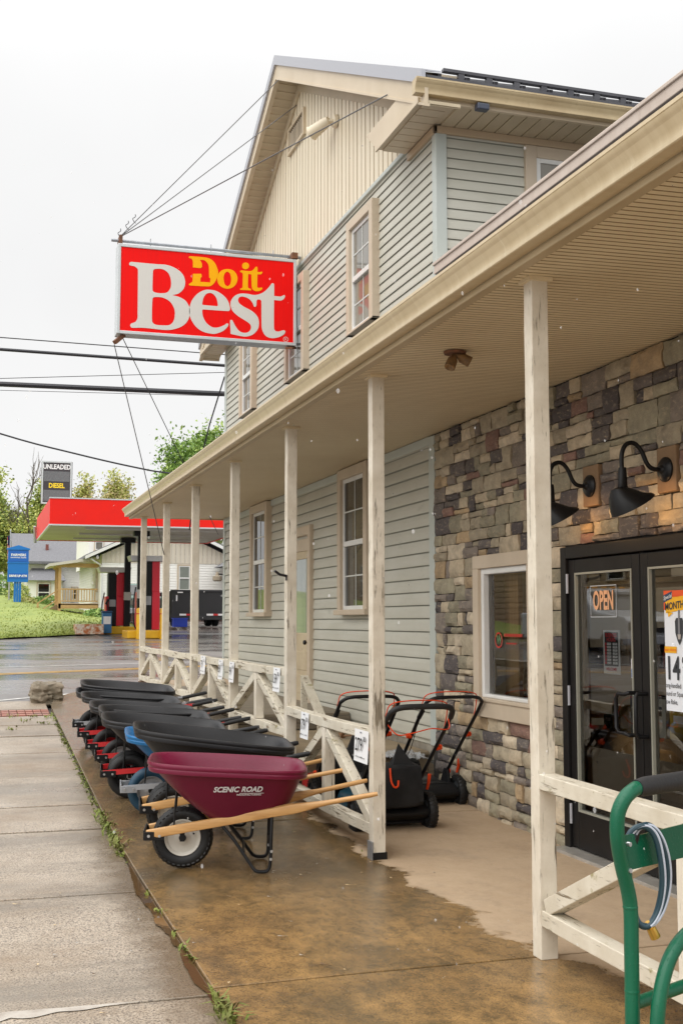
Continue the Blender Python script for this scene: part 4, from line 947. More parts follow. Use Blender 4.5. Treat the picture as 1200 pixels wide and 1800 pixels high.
# price cards on the railings
tagg='handwritten price cards on the railing'
def card(y,z,big,small,label,w=.30,h=.215,tilt=0.):
    t=thing('price_card',label,'price card',(PX-.05,y,z),tagg); x=PX-.0555
    mb=MB(); n=8; vs=[]
    for k in range(n+1):
        v=k/n
        for s in (-1,1): vs.append((x-.010*(1-v)**1.5,y-s*w/2,z+h*(v-.5)+tilt*s))
    mb.add(vs,[(2*k,2*k+1,2*k+3,2*k+2) for k in range(n)]); mb.build('card',paper,t,recalc=False)
    fn=lambda u,v,d:(x-.0125-d,y-u,z+v+tilt*u/w*2)
    mb=MB(); text(mb,big,h*.58,lambda u,v,d:fn(u-.035,v+.005,d),bold=.008,shear=.12,sx=.84); text(mb,small,h*.20,lambda u,v,d:fn(u+.092,v+.055,d),bold=.03,shear=.1)
    mb.add([fn(.07,.036,.0015),fn(.12,.04,.0015),fn(.12,.043,.0015),fn(.07,.039,.0015)],[(0,1,2,3)])
    r2=random.Random(int(y*100)); u=-.11; 
    while u<.10:
        l=r2.uniform(.006,.016); hh=r2.uniform(.004,.014); mb.add([fn(u,-h*.36,.0015),fn(u+.004,-h*.36,.0015),fn(u+l*.7+.003,-h*.36+hh,.0015),fn(u+l*.7,-h*.36+hh,.0015)],[(0,1,2,3)])
        mb.add([fn(u+l*.7,-h*.36+hh,.0015),fn(u+l*.7+.003,-h*.36+hh,.0015),fn(u+l+.002,-h*.37,.0015),fn(u+l-.002,-h*.37,.0015)],[(0,1,2,3)]); u+=l+r2.choice([.001,.001,.008])
    mb.build('writing',ink,t,recalc=False)
    mb=MB(); mb.cyl((x-.004,y,z+h*.42),(x-.012,y,z+h*.42),.006,n=10); mb.build('thumb_tack',galv,t)
card(8.02,.775,'279','00','white card reading 279 nearest the viewer',.31,.225)
card(9.51,.795,'179','00','white card reading 179 beside the black barrow grips',.24)
card(10.46,1.125,'159','00','white card reading 159 beside the third post',.25)
card(12.40,1.115,'99','00','white card reading 99 hung across the fourth post',.24)
card(12.98,1.12,'89','00','white card reading 89 just beyond the fourth post',.25)
card(14.03,1.135,'79','00','white card reading 79, farthest along the railing',.30)
# wooden deck and concrete landing
deckm=wood('weathered_deck_board',(.30,.25,.18),(.17,.145,.11),0,.7,.35,'World'); deckf=wood('grey_deck_fascia',(.26,.215,.15),(.13,.11,.085),0,.7,.35,'World')
dk=thing('wooden_deck','weathered plank deck along the far part of the porch','deck',(3.4,16,.4))
mb=MB(); y=12.93
while y<20.0:
    mb.box((2.78,y,.585),(WX-.03,y+.135,.622)); y+=.143
mb.build('deck_boards',deckm,dk,bevel=.004)
mb=MB(); 
for z0,z1,dx in ((.45,.515,0),(.522,.584,.004)): mb.box((2.78+dx,12.90,z0),(WX-.03,12.925,z1))
mb.box((2.76,12.9,.05),(2.785,20.,.584)); mb.build('deck_fascia',deckf,dk,bevel=.004)
lm=M('tan_landing_concrete',(.34,.26,.16),.7,c2=(.22,.17,.11),scale=2.5,bump=.25,bscale=40,coord='World',dirt=(.14,.11,.07),dscale=1.6)
mb=MB(); mb.box((2.80,10.52,-.02),(WX-.02,12.9,.44)); mb.box((2.80,10.47,.40),(WX-.03,10.52,.44)); o=mb.build('concrete_step',lm,bevel=.012); tag(o,'raised tan concrete step between the deck and the mowers','step')
mb=MB(); mb.beam((3.62,13.05,1.02),(3.5,11.95,.66),.09,.045,(0,0,1)); mb.beam((3.5,12.1,.70),(3.34,12.15,.66),.09,.04); mb.beam((3.6,13.0,.62),(3.62,13.05,1.0),.07,.05,(0,1,0)); mb.beam((3.5,12.0,.42),(3.5,11.98,.68),.06,.045,(0,1,0)); o=mb.build('loose_handrail',cream_rail,bevel=.004); tag(o,'short sloping cream handrail on the deck step below the side door','handrail')
mb=MB(); mb.tube([(3.72,11.9,.46),(3.9,11.5,.52),(4.08,11.2,.86)],.010,6); mb.tube([(3.66,12.0,.455),(3.72,11.9,.46)],[.03,.035],8); o=mb.build('broom',M('rusty_brown_stick',(.22,.11,.05),.7)); tag(o,'thin brown stick leaning on the siding by the step','stick')
# ------------------------------------------------------------------ wheelbarrows
def tray_mat(name,c,c2,rim=.42):
    return M(name,c,rim,c2=c2,scale=3,spec=.32,bump=.35,bscale=300,bdist=.002,drops=110)
TM=dict(black=tray_mat('black_poly_tray',(.012,.012,.013),(.020,.020,.022)),maroon=tray_mat('maroon_poly_tray',(.13,.006,.028),(.16,.009,.036),.32),blue=tray_mat('blue_poly_tray',(.012,.12,.30),(.016,.15,.36),.3))
rubber=M('black_rubber',(.010,.010,.011),.5,spec=.35,c2=(.018,.018,.018),scale=6,bump=.2,bscale=80)
bluerub=M('blue_tyre',(.012,.055,.10),.5)
rimcream=M('cream_steel_rim',(.62,.59,.52),.35); rimgrey=M('grey_steel_rim',(.36,.36,.37),.35,.4)
redp=M('red_frame_paint',(.55,.018,.022),.3); greyp=M('silver_frame_paint',(.36,.37,.39),.35,.3); bolt=M('zinc_bolt',(.55,.55,.55),.3,.8)
hw=wood('varnished_ash_handle',(.62,.36,.14),(.48,.25,.085),0,.35,1.)
grip=M('black_rubber_grip',(.014,.014,.015),.6,bump=.3,bscale=120)
def sup(cx,a,b,n,th,fr=1.):
    c,s=math.cos(th),math.sin(th); k=2/n if c>0 else 2/(n*fr); ks=2/n
    return cx+a*math.copysign(abs(c)**k,c), b*math.copysign(abs(s)**ks,s)
def tray_mesh(mb,S):
    N=56; lv=[]
    a1,b1,cx1=S['a'],S['b'],S['cx']; z0,z1=S['zb'],S['zr']
    def ring(t,off=0.,dz=0.):
        a=lerp(S['ab'],a1,t**.9)+off; b=lerp(S['bb'],b1,t)+off; cx=lerp(S['cb'],cx1,t); n=lerp(4.2,5.2,t); fr=lerp(.70,.42,t); r=[]
        for k in range(N):
            th=2*PI*k/N; x,y=sup(cx,a,b,n,th,fr)
            zb=z0+.19*(x-S['cb']); zr=z1-S['tilt']*(x-cx1)
            r.append((x,y,lerp(zb,zr,t)+dz))
        return r
    lv=[ring(0,-.02,.0)]+[ring(t) for t in (0.02,.12,.3,.5,.7,.88,.955)]
    lv+=[ring(.955,.004,-.004),ring(.958,.020,-.022),ring(.962,.026,-.020),ring(.972,.028,-.004),ring(.978,.023,.002),ring(.984,.026,.008),ring(.99,.026,.018),ring(1.,.018,.024),ring(1.,.006,.024),ring(.985,-.008,.014)]
    lv+=[ring(t,-.012,.006) for t in (.9,.7,.5,.3,.12,.04)]+[ring(0.02,-.03,.008)]
    vs=[p for r in lv for p in r]; n=len(lv)
    fs=[(i*N+k,i*N+(k+1)%N,(i+1)*N+(k+1)%N,(i+1)*N+k) for i in range(n-1) for k in range(N)]
    fs.append(tuple(range(N-1,-1,-1))); fs.append(tuple((n-1)*N+k for k in range(N)))
    mb.add(vs,fs)
def wheel_parts(root,cx,cy,r,w,tread,rimmat,tyremat,spokes=False,rname='wheel'):
    mb=MB(); Mx=Matrix.Translation((cx,cy,r))@Matrix.Rotation(PI/2,4,'X'); h=w/2
    prof=[(r*.60,-h*.55),(r*.66,-h*.85),(r*.80,-h*1.0),(r*.92,-h*.86),(r*.985,-h*.5),(r,0),(r*.985,h*.5),(r*.92,h*.86),(r*.80,h),(r*.66,h*.85),(r*.60,h*.55)]
    mb.lathe(prof,44,Mx)
    if tread:
        for k in range(34):
            for s in (-1,1):
                a=2*PI*(k+.25*s)/34; c=Vector((cx+math.cos(a)*r*.985,cy+s*h*.42,r+math.sin(a)*r*.985)); t=Vector((-math.sin(a),0,math.cos(a))); q=Vector((math.cos(a),0,math.sin(a)))
                mb.beam(c-Vector((0,s*h*.42,0))*.8,c+Vector((0,s*h*.48,0))-q*.02,.019,.018,q)
    W=mb.build(rname,tyremat,root,smooth=True)
    mb=MB()
    for s in (-1,1):
        mb.lathe([(r*.62,s*h*.6),(r*.60,s*h*.72),(r*.56,s*h*.66),(r*.50,s*h*.35),(r*.30,s*h*.30),(r*.22,s*h*.42),(r*.16,s*h*.62),(0,s*h*.62)] if not spokes else [(r*.62,s*h*.6),(r*.60,s*h*.72),(r*.54,s*h*.66),(r*.52,s*h*.3)],36,Mx)
        if spokes:
            for k in range(3):
                a=2*PI*k/3+.5; d=Vector((math.cos(a),0,math.sin(a)))
                mb.beam(Vector((cx,cy+s*h*.5,r))+d*.02,Vector((cx,cy+s*h*.4,r))+d*r*.55,.05,.025,(0,1,0))
            mb.cyl((cx,cy+s*h*.3,r),(cx,cy+s*h*.72,r),r*.22,r*.18,20)
    mb.build('rim',rimmat,W,smooth=True)
    mb=MB(); mb.cyl((cx,cy-h*1.15,r),(cx,cy+h*1.15,r),.011,n=12); mb.cyl((cx,cy-h*.9,r),(cx,cy+h*.9,r),.024,n=12)
    if not spokes: mb.tube([(cx+r*.36,cy-h*.3,r+r*.12),(cx+r*.38,cy-h*.75,r+r*.13)],.006,6)
    mb.build('hub',bolt if spokes else black,W,smooth=True)
BAR='wheelbarrows lined up along the railing'
def barrow(label,X,Y,tray,frame,dual=False,wheelkind='cream',yaw=0.,S=None,has_tray=True,tall=0.):
    z=g(Y)+.03
    root=thing('wheelbarrow',label,'wheelbarrow',(0,0,0),BAR)
    S=S or dict(a=.50,b=.365,cx=.29,ab=.225,bb=.185,cb=.455,zb=.345,zr=.665,tilt=.06)
    wood_=frame=='wood'
    r=.195 if wood_ else .19
    tread=wood_; tm=bluerub if wheelkind=='blue' else rubber; rm={'cream':rimcream,'black':black,'grey':rimgrey,'blue':rimgrey}[wheelkind]
    for cy in ((-.095,.095) if dual else (0,)): wheel_parts(root,0,cy,r,.085,tread,rm,tm,wheelkind=='black')
    fm={'wood':hw,'red':redp,'silver':greyp}[frame]
    ny=.155 if dual else .105
    for s in (-1,1):
        a=Vector((-.225,s*ny,r+.038)); b=Vector((1.26,s*.30,.505+tall)); 
        if wood_:
            mb=MB(); n=30; vs=[]; fs=[]; m=12
            d=(b-a).normalized(); sd=d.cross(Vector((0,0,1))).normalized(); up=sd.cross(d).normalized()
            for k in range(n+1):
                t=k/n; p=a.lerp(b,t); w_=lerp(.021,.0165,sm(.66,.78,t)); h_=lerp(.030,.0165,sm(.64,.80,t))+.003*math.exp(-((t-.63)/.05)**2)
                if t>.97: w_*=.8; h_*=.8
                ex=lerp(5.,2.,sm(.6,.78,t))
                for q in range(m):
                    an=2*PI*q/m+PI/m; c_,s_=math.cos(an),math.sin(an)
                    vs.append(p+sd*w_*math.copysign(abs(c_)**(2/ex),c_)*1.0+up*h_*math.copysign(abs(s_)**(2/ex),s_))
            fs=[(k*m+q,k*m+(q+1)%m,(k+1)*m+(q+1)%m,(k+1)*m+q) for k in range(n) for q in range(m)]+[tuple(range(m-1,-1,-1)),tuple(n*m+q for q in range(m))]
            mb.add(vs,fs); mb.build('handle',fm,root,smooth=True)
        else:
            mb=MB(); k1=Vector((.20,s*lerp(ny,.3,.35),r+.075)); k2=Vector((.85,s*.27,.44+tall*.6)); c=a.lerp(b,.80)
            mb.beam(a,k1,.022,.042); mb.tube([k1-Vector((.02,0,0)),k1.lerp(k2,.5),k2,c.lerp(b,.1)],.0165,10); mb.beam(k2,c.lerp(b,.15),.024,.036); H=mb.build('handle',fm,root)
            mb=MB(); e=c.lerp(b,.05); mb.tube([e,e.lerp(b,.06),e.lerp(b,.9),b],[.018,.0205,.0205,.016],12); mb.build('grip',grip,H,smooth=True)
        # axle bracket and front strut
        mb=MB(); mb.box((-.016,s*(ny-.012)-.004,r-.012),(.016,s*(ny-.012)+.004,r+.045)); mb.build('axle_bracket',black,root)
        mb=MB(); zt=S['zr']-.10; mb.tube([(-.055,s*(ny+.0),r+.06),(-.05,s*(ny*.95),lerp(r,zt,.5)),(-.03,s*ny*.85,zt+.05)],.0065,8); mb.build('strut',black,root,smooth=True)
        # leg
        mb=MB(); yy=s*.235
        P=spl([(.24,s*.165,.315),(.34,s*.19,.20),(.44,s*.22,.06),(.475,yy,.018),(.52,yy,.010),(.555,yy,.018),(.57,yy,.06),(.575,yy,.20),(.58,s*.215,.36)],4)
        mb.tube(P,.0115,8); mb.build('leg',black,root,smooth=True)
        mb=MB(); mb.cyl((.578,yy-.016,.14),(.578,yy+.016,.14),.009,n=10); mb.cyl((.574,yy-.016,.09),(.574,yy+.016,.09),.009,n=10); mb.build('bolt',bolt,root)
    mb=MB(); mb.tube([(.575,-.23,.15),(.575,.23,.15)],.009,8); mb.tube([(.40,-.20,.13),(.40,.20,.13)],.009,8); mb.build('leg_brace',black,root,smooth=True)
    # nose plate wrapping the front of the rails
    mb=MB(); zc=r+.038
    mb.box((-.250,-ny-.024,zc-.035),(-.240,ny+.024,zc+.03))
    for s in (-1,1):
        mb.box((-.245,s*(ny+.024)-.003,zc-.034),(-.115,s*(ny+.024)+.003,zc+.022))
    N_=mb.build('nose_plate',black if frame!='silver' or wheelkind=='black' else (greyp if wheelkind=='blue' else black),root,bevel=.003)
    mb=MB()
    for s in (-1,1):
        for x in (-.215,-.145): mb.cyl((x,s*(ny+.024),zc-.006),(x,s*(ny+.033),zc-.006),.011,.009,10)
    mb.build('nose_bolt',bolt,N_)
    # wedge between rails and tray, then the tray
    mb=MB()
    for s in (-1,1): mb.beam((.22,s*.155,.325),(.72,s*.205,.425),.03,.03)
    mb.build('riser',fm if wood_ else black,root)
    T=None
    if has_tray:
        mb=MB(); tray_mesh(mb,S); T=mb.build('tray',TM[tray],root,smooth=True)
    root.location=(X,Y,z); root.rotation_euler=(math.atan((g(Y+.3)-g(Y-.3))/.6),0,yaw)
    return root,T
big=dict(a=.575,b=.385,cx=.29,ab=.24,bb=.185,cb=.46,zb=.35,zr=.725,tilt=.13)
mid=dict(a=.50,b=.375,cx=.30,ab=.22,bb=.185,cb=.45,zb=.35,zr=.645,tilt=.10)
low=dict(mid,zr=.565,tilt=.075,zb=.33)
root,T=barrow('maroon wheelbarrow with white lettering and varnished wooden handles, nearest the viewer',1.375,7.95,'maroon','wood',yaw=rad(-12))
# lettering on the flank of the maroon tray
mb=MB(); 
def flank(u,v,d):
    # flank plane of the tray, local coords: leaning in towards the bottom
    z=.545+v; t=(z-.40)/(.665-.40)
    return (.37+u,-lerp(.222,.367,t)-.012-d,z)
text(mb,'SCENIC',.050,lambda u,v,d:flank(u-.088,v,d),bold=.035,shear=.3,sx=.95); text(mb,'ROAD',.050,lambda u,v,d:flank(u+.076,v,d),bold=.035,shear=.3,sx=.95)
text(mb,'MANUFACTURING',.017,lambda u,v,d:flank(u+.06,v-.036,d),bold=.02,sx=1.1)
mb.add([flank(.0,-.027,.001),flank(.155,-.027,.001),flank(.155,-.024,.001),flank(.0,-.024,.001)],[(0,1,2,3)])
mb.build('lettering',M('white_decal',(.72,.72,.74),.5),T,recalc=False)
barrow('black tray wheelbarrow with twin cream wheels and wooden handles, directly behind the maroon one',1.48,9.0,'black','wood',True,'cream',rad(-7),big)
barrow('blue tray wheelbarrow with a blue tyre and silver frame',1.44,9.86,'blue','silver',False,'blue',rad(-6),dict(mid,zr=.60))
barrow('black tray wheelbarrow with twin spoked black wheels and red frame, just beyond the blue one',1.36,10.64,'black','red',True,'black',rad(-6),dict(big,a=.52,zr=.625,tilt=.10))
barrow('black wheelbarrow with a red frame and grey spoked rim, beyond the twin wheeled one',1.385,11.42,'black','red',False,'grey',rad(-5),dict(mid,zr=.60,tilt=.08))
barrow('black wheelbarrow with a red frame and dark wheel, second from the far silver one',1.36,12.08,'black','red',False,'black',rad(-5),low)
barrow('black wheelbarrow with red grips, next to the far silver framed one',1.345,12.86,'black','red',False,'black',rad(-4),low)
barrow('black wheelbarrow with a silver frame, farthest along the row',1.35,13.55,'black','silver',False,'black',rad(-5),dict(low,zr=.53))
mb=MB(); S2=dict(big); S2.update(zb=.40,zr=.60,cx=.27,a=.50,b=.38,tilt=.085); tray_mesh(mb,S2); mb2=MB(); mb2.v=[(x+1.44+.06*y,y+13.68-.06*x,z+.06*y+g(13.6)+.03) for x,y,z in mb.v]; mb2.f=mb.f; mb2.m=mb.m; mb2.c=mb.c
o=mb2.build('loose_tray',TM['black'],smooth=True); tag(o,'spare black tray stacked in the farthest wheelbarrow','tray')

# ------------------------------------------------------------------ lawn mowers
orange=M('orange_control',(.72,.06,.010),.45,spec=.25); fabric=M('black_bag_fabric',(.008,.008,.009),.7,spec=.25,bump=.4,bscale=260,bdist=.003,c2=(.024,.024,.024),scale=4)
deckblue=M('blue_mower_deck',(.02,.085,.13),.3); deckred=M('red_mower_deck',(.45,.02,.02),.35); deckblk=M('black_mower_deck',(.016,.017,.018),.32)
MW='lawn mowers parked on the porch'
def mower(label,X,Y,z,deckm_,foam=False,bag=True,knobs=True,lean=0.,cover=False,yaw=0.):
    root=thing('lawn_mower',label,'lawn mower',(0,0,0),MW)
    hw_=.23
    # deck: rounded housing
    mb=MB(); N=40
    rings=[(1.0,.06),(1.02,.10),(1.0,.17),(.93,.215),(.80,.235),(.0,.24)]
    vs=[]
    for k,zz in rings:
        for i in range(N):
            x,y=sup(0,.255*k,.37*k,3.2,2*PI*i/N); vs.append((x,y+.34,zz))
    mb.add(vs,[(i*N+k,i*N+(k+1)%N,(i+1)*N+(k+1)%N,(i+1)*N+k) for i in range(len(rings)-1) for k in range(N)]); 
    mb.build('deck',deckm_,root,smooth=True)
    mb=MB(); n=14   # rear skirt and discharge chute
    mb.grid(n,10,lambda u,v:(lerp(-.262,.262,u),-.12-.12*math.sin(PI*min(1,v*1.15)),.21-.165*v))
    mb.box((-.255,-.12,.10),(.255,.06,.215)); mb.build('rear_skirt',blackp,root,smooth=True)
    mb=MB(); mb.lathe([(.0,.38),(.10,.375),(.135,.35),(.145,.29),(.15,.23)],26,Matrix.Translation((0,.40,0))); mb.box((-.11,.28,.23),(.11,.52,.34)); mb.build('engine_cover',blackp,root,smooth=True,bevel=.01)
    for (x,y,r,wd) in ((-.30,-.13,.14,.065),(.30,-.13,.14,.065),(-.28,.62,.105,.055),(.28,.62,.105,.055)):
        mb=MB(); Mx=Matrix.Translation((x,y,r))@Matrix.Rotation(PI/2,4,'Y'); h=wd/2
        mb.lathe([(r*.68,-h),(r*.93,-h),(r,-h*.6),(r,h*.6),(r*.93,h),(r*.68,h)],34,Mx)
        for k in range(26):
            for s in (-1,1):
                a=2*PI*(k+.5*(s>0))/26; q=Vector((0,math.cos(a),math.sin(a))); t=Vector((0,-math.sin(a),math.cos(a)))
                c=Vector((x,y,r))+q*r; mb.beam(c+Vector((s*h*.1,0,0))-t*.006,c+Vector((s*h*.95,0,0))+t*.008-q*.004,.011,.008,q)
        W=mb.build('wheel',rubber,root,smooth=True)
        mb=MB()
        mb.lathe([(0,-h*.5),(r*.66,-h*.5),(r*.68,-h*.8),(r*.70,-h*.8)],28,Mx); mb.lathe([(r*.70,h*.8),(r*.68,h*.8),(r*.66,h*.45),(0,h*.45)],28,Mx)
        for k in range(8):
            a=2*PI*k/8
            for s in (-1,1): mb.beam((x+s*h*.6,y,r),(x+s*h*.6,y+math.cos(a)*r*.62,r+math.sin(a)*r*.62),.012,.014,(1,0,0))
        for s in (-1,1): mb.cyl((x+s*h*.4,y,r),(x+s*h*1.05,y,r),r*.22,r*.18,14)
        mb.build('hub',M('dark_grey_hub',(.06,.065,.07),.4) if 'dark_grey_hub' not in bpy.data.materials else bpy.data.materials['dark_grey_hub'],W,smooth=True)
        mb=MB(); mb.cyl((x-wd*.6,y,r),(x+wd*.6,y,r),.011,n=8); mb.build('axle_bolt',bolt,W)
    # side arms holding the handle
    for s in (-1,1):
        mb=MB(); mb.prism([(-.10,.20),(.10,.20),(.02,.33),(-.06,.33)],lambda u,v,d:(d,u,v),s*.235-.012,s*.235+.012); mb.build('handle_bracket',blackp,root,bevel=.005)
    if bag:
        mb=MB(); n=16
        prof=[(-.02,.20),(-.25,.185),(-.275,.20),(-.285,.225),(-.235,.475),(-.225,.495),(-.205,.505),(-.02,.51),(.0,.48),(.0,.30)]
        q=[Vector((0,y,z_)) for y,z_ in prof]; m=len(q)
        vs=[]
        for i in range(n+1):
            u=i/n; x=lerp(-.205,.205,u); e=1-.05*abs(2*u-1)**6
            for p in q:
                cy,cz=-.14,.34; vs.append((x,cy+(p.y-cy)*e+.009*noise.noise(Vector((x*9,p.y*8,p.z*8))),cz+(p.z-cz)*e+.01*noise.noise(Vector((x*7+5,p.y*8,p.z*8)))))
        mb.add(vs,[(i*m+k,i*m+(k+1)%m,(i+1)*m+(k+1)%m,(i+1)*m+k) for i in range(n) for k in range(m)]+[tuple(range(m)),tuple(n*m+k for k in range(m))])
        # peaked rear flap
        mb.add([(-.02,-.19,.50),(.16,-.19,.50),(.06,-.10,.665),(-.02,-.14,.50),(.16,-.14,.50)],[(0,1,2),(4,3,2),(0,2,3),(1,4,2)])
        B=mb.build('grass_bag',fabric,root,smooth=True)
        mb=MB(); mb.tube(spl([(-.06,-.245,.49),(-.065,-.285,.40),(-.045,-.30,.355),(-.015,-.295,.36),(-.005,-.28,.40)],5),.008,8); mb.build('bag_handle',orange,B,smooth=True)
    # handle: two tubes joined by a crossbar
    top=[(-.235,.0,.28),(-.24,-.20,.46),(-.245,-.43,.66),(-.25,-.72,.91),(-.235,-.785,.965),(-.17,-.82,.995),(0,-.83,1.0),(.17,-.82,.995),(.235,-.785,.965),(.25,-.72,.91),(.245,-.43,.66),(.24,-.20,.46),(.235,.0,.28)]
    mb=MB(); mb.tube(spl(top,5),.015,10); H=mb.build('handle',black,root,smooth=True)
    if foam:
        mb=MB(); mb.tube(spl(top[3:10],6),.0215,12); mb.build('foam_grip',grip,H,smooth=True)
    mb=MB(); mb.tube(spl([(-.24,-.62,.83),(-.24,-.67,.94),(-.205,-.72,1.02),(0,-.75,1.04),(.205,-.72,1.02),(.24,-.67,.94),(.24,-.62,.83)],6),.0045,8)
    if foam: mb.tube(spl([(-.24,-.66,.88),(-.20,-.79,.80),(-.10,-.83,.81),(.05,-.83,.84),(.20,-.79,.83),(.24,-.70,.90)],6),.0045,8)
    mb.build('bail_bar',orange,H,smooth=True)
    for s in (-1,1):
        mb=MB(); mb.cyl((s*.25,-.43,.66),(s*.29,-.43,.66),.024,.020,12); mb.build('knob',orange,H,smooth=True)
        mb=MB(); mb.cyl((s*.252,.0,.30),(s*.275,.0,.30),.024,.02,12); mb.build('knob',orange,H,smooth=True)
    mb=MB(); mb.tube(spl([(-.24,-.56,.77),(-.20,-.3,.55),(-.10,.1,.40),(0,.3,.37)],5),.004,6); mb.tube([(-.245,-.69,.885),(-.25,-.62,.825)],.02,8); mb.build('control_cable',black,H,smooth=True)
    mb=MB(); mb.tube([(.30,-.10,.30),(.305,-.125,.36),(.31,-.13,.42)],[.011,.013,.015],8); mb.build('height_lever',orange,root,smooth=True)
    if cover:
        mb=MB(); mb.grid(16,16,lambda u,v:(lerp(-.17,.17,u)+.03*noise.noise(Vector((u*6,v*6,1))),lerp(.2,.6,v)+.03*noise.noise(Vector((u*6,v*6,4))),.395+.05*math.sin(PI*u)*math.sin(PI*v)+.045*noise.noise(Vector((u*7,v*7,9)))))
        pl=NT('crumpled_clear_plastic'); pl.setp('Base Color',(.55,.57,.58)); pl.setp('Roughness',.15); pl.p.inputs['Alpha'].default_value=.45
        mb.build('plastic_wrap',pl.mat,root,recalc=False)
    root.location=(X,Y,z); root.rotation_euler=(0,0,yaw)
    return root
mower('black mower with a big black bag and foam wrapped handle, nearest the post',3.17,8.98,.03,deckblue,foam=True)
mower('black mower with thin handle and orange knobs against the stone wall',3.79,9.85,.035,deckblk,bag=False,cover=True)
mower('black bagged mower beside the concrete step, half hidden behind the post',3.13,9.98,.045,deckred,yaw=-.03)

# ------------------------------------------------------------------ green hand truck with a hose hung on it
gp=M('wet_green_paint',(.002,.085,.042),.3,spec=.35,c2=(.005,.115,.055),scale=4,bump=.35,bscale=200,bdist=.002,drops=160)
wdir=Vector((.913,.407,0)); O=Vector((1.345,2.30,0)); bk=Vector((.407,-.913,0))
ht=thing('hand_truck','green steel hand truck with a black foam handle in the near corner','hand truck',(1.36,2.3,0))
def hp(u,z,d=0.): return O+wdir*u+bk*d+Vector((0,0,z))
WD=.47
for u0,s in ((0,1),(WD,-1)):
    mb=MB(); pts=[hp(u0+s*.045,1.292,.02),hp(u0+s*.018,1.288,.02),hp(u0-s*.012,1.272,.018),hp(u0-s*.028,1.24,.012),hp(u0-s*.026,1.19,.008),hp(u0-s*.004,1.13,.002),hp(u0+s*.018,1.075,0),hp(u0+s*.027,1.03,0),hp(u0+s*.027,.95,0),hp(u0+s*.024,.70,0),hp(u0+s*.022,.40,0),hp(u0+s*.022,.06,0)]
    mb.tube(spl(pts,6),.0158,16); 
    for z in (1.035,.86): mb.lathe([(.0159,0),(.0169,.003),(.0159,.006)],16,Matrix.Translation(hp(u0+s*.026,z)))
    mb.build('side_tube',gp,ht,smooth=True)
mb=MB(); mb.tube([hp(.03,1.291,.02),hp(.06,1.292,.02),hp(WD-.06,1.292,.02),hp(WD-.03,1.291,.02)],[.018,.0208,.0208,.018],18); mb.build('foam_grip',grip,ht,smooth=True)
mb=MB(); outl=[(.0,1.115),(WD,1.115),(WD,1.195),(.072,1.185),(.068,1.172),(.062,1.165),(.055,1.167),(.050,1.175),(.045,1.190),(.005,1.190)]
mb.prism(outl,lambda u,v,d:hp(u,v,d),-.004,.0); mb.build('back_plate',gp,ht)
mb=MB()
for z in (1.175,1.12):
    for u in (.004,WD-.004): mb.cyl(hp(u,z,.012),hp(u,z,.020),.005,n=10)
mb.build('rivet',bolt,ht)
for z_ in (.835,.40):
    mb=MB(); mb.tube([hp(.02,z_),hp(WD-.02,z_)],.014,12); mb.build('crossbar',gp,ht,smooth=True)
mb=MB(); mb.tube(spl([hp(.028,.55,.05),hp(.028,.75,.055),hp(.05,.87,.055),hp(.11,.95,.055),hp(WD/2,.985,.055),hp(WD-.11,.95,.055),hp(WD-.05,.87,.055),hp(WD-.028,.75,.055),hp(WD-.028,.55,.05)],6),.0155,14); mb.build('loop_bar',gp,ht,smooth=True)
mb=MB(); mb.prism([(.05,.74),(WD-.05,.80),(WD-.05,.70),(.05,.66)],lambda u,v,d:hp(u,v,d),.02,.026); mb.build('lower_plate',gp,ht)
mb=MB(); mb.prism([(.0,-.32),(WD,-.32),(WD,.0),(.0,.0)],lambda u,v,d:hp(u,.03+d,v),0,.006); mb.build('toe_plate',gp,ht)
for u in (-.06,WD+.06):
    mb=MB(); c=hp(u,.13,.10); Mx=Matrix.Translation(c)@wdir.to_track_quat('Z','Y').to_matrix().to_4x4(); mb.lathe([(.05,-.035),(.115,-.035),(.13,-.02),(.13,.02),(.115,.035),(.05,.035)],28,Mx); mb.build('wheel',rubber,ht,smooth=True)
mb=MB(); mb.cyl(hp(-.08,.13,.10),hp(WD+.08,.13,.10),.01,n=8); mb.build('axle',galv,ht)
hose=thing('garden_hose','short blue grey hose loop hung over the green hand truck plate','hose',(1.38,2.25,1.0))
hm=NT('striped_blue_grey_hose'); hm.setp('Base Color',(.02,.055,.075)); hm.setp('Roughness',.3); hm=hm.mat; hs2=M('pale_hose_stripe',(.50,.54,.62),.35)
def hpath(o,dd): return spl([hp(.055+o,1.06,-.02),hp(.050+o,1.12,-.018),hp(.060+o,1.185,-.012),hp(.083+o,1.205,.006+dd),hp(.105+o,1.185,.02+dd),hp(.128+o*1.5,1.135,.024+dd),hp(.138+o*1.5,1.075,.02+dd),hp(.125+o,1.02,.012),hp(.095+o*.5,.990,.004),hp(.066,.995,-.006),hp(.055,1.03,-.014),hp(.040-o*.4,1.10,-.02),hp(.030-o*.4,1.16,-.02)],7)
for o_,dd in ((0,0),(-.016,.002)):
    mb=MB(); P=hpath(o_,dd); mb.tube(P,.0072,10); mb.build('hose_loop',hm,hose,smooth=True)
    mb=MB(); mb.tube([p+bk*.0048+Vector((.0015,0,.001)) for p in P[14:58]],.0038,6); mb.build('hose_stripe',hs2,hose,smooth=True)
mb=MB(); c=hp(.093,.985,.004); mb.cyl(c,c+Vector((.012,0,-.022)),.010,.012,10); mb.cyl(c+Vector((-.008,0,.012)),c,.006,.008,8); mb.build('brass_coupling',M('brass',(.62,.38,.08),.3,.9),hose,smooth=True)

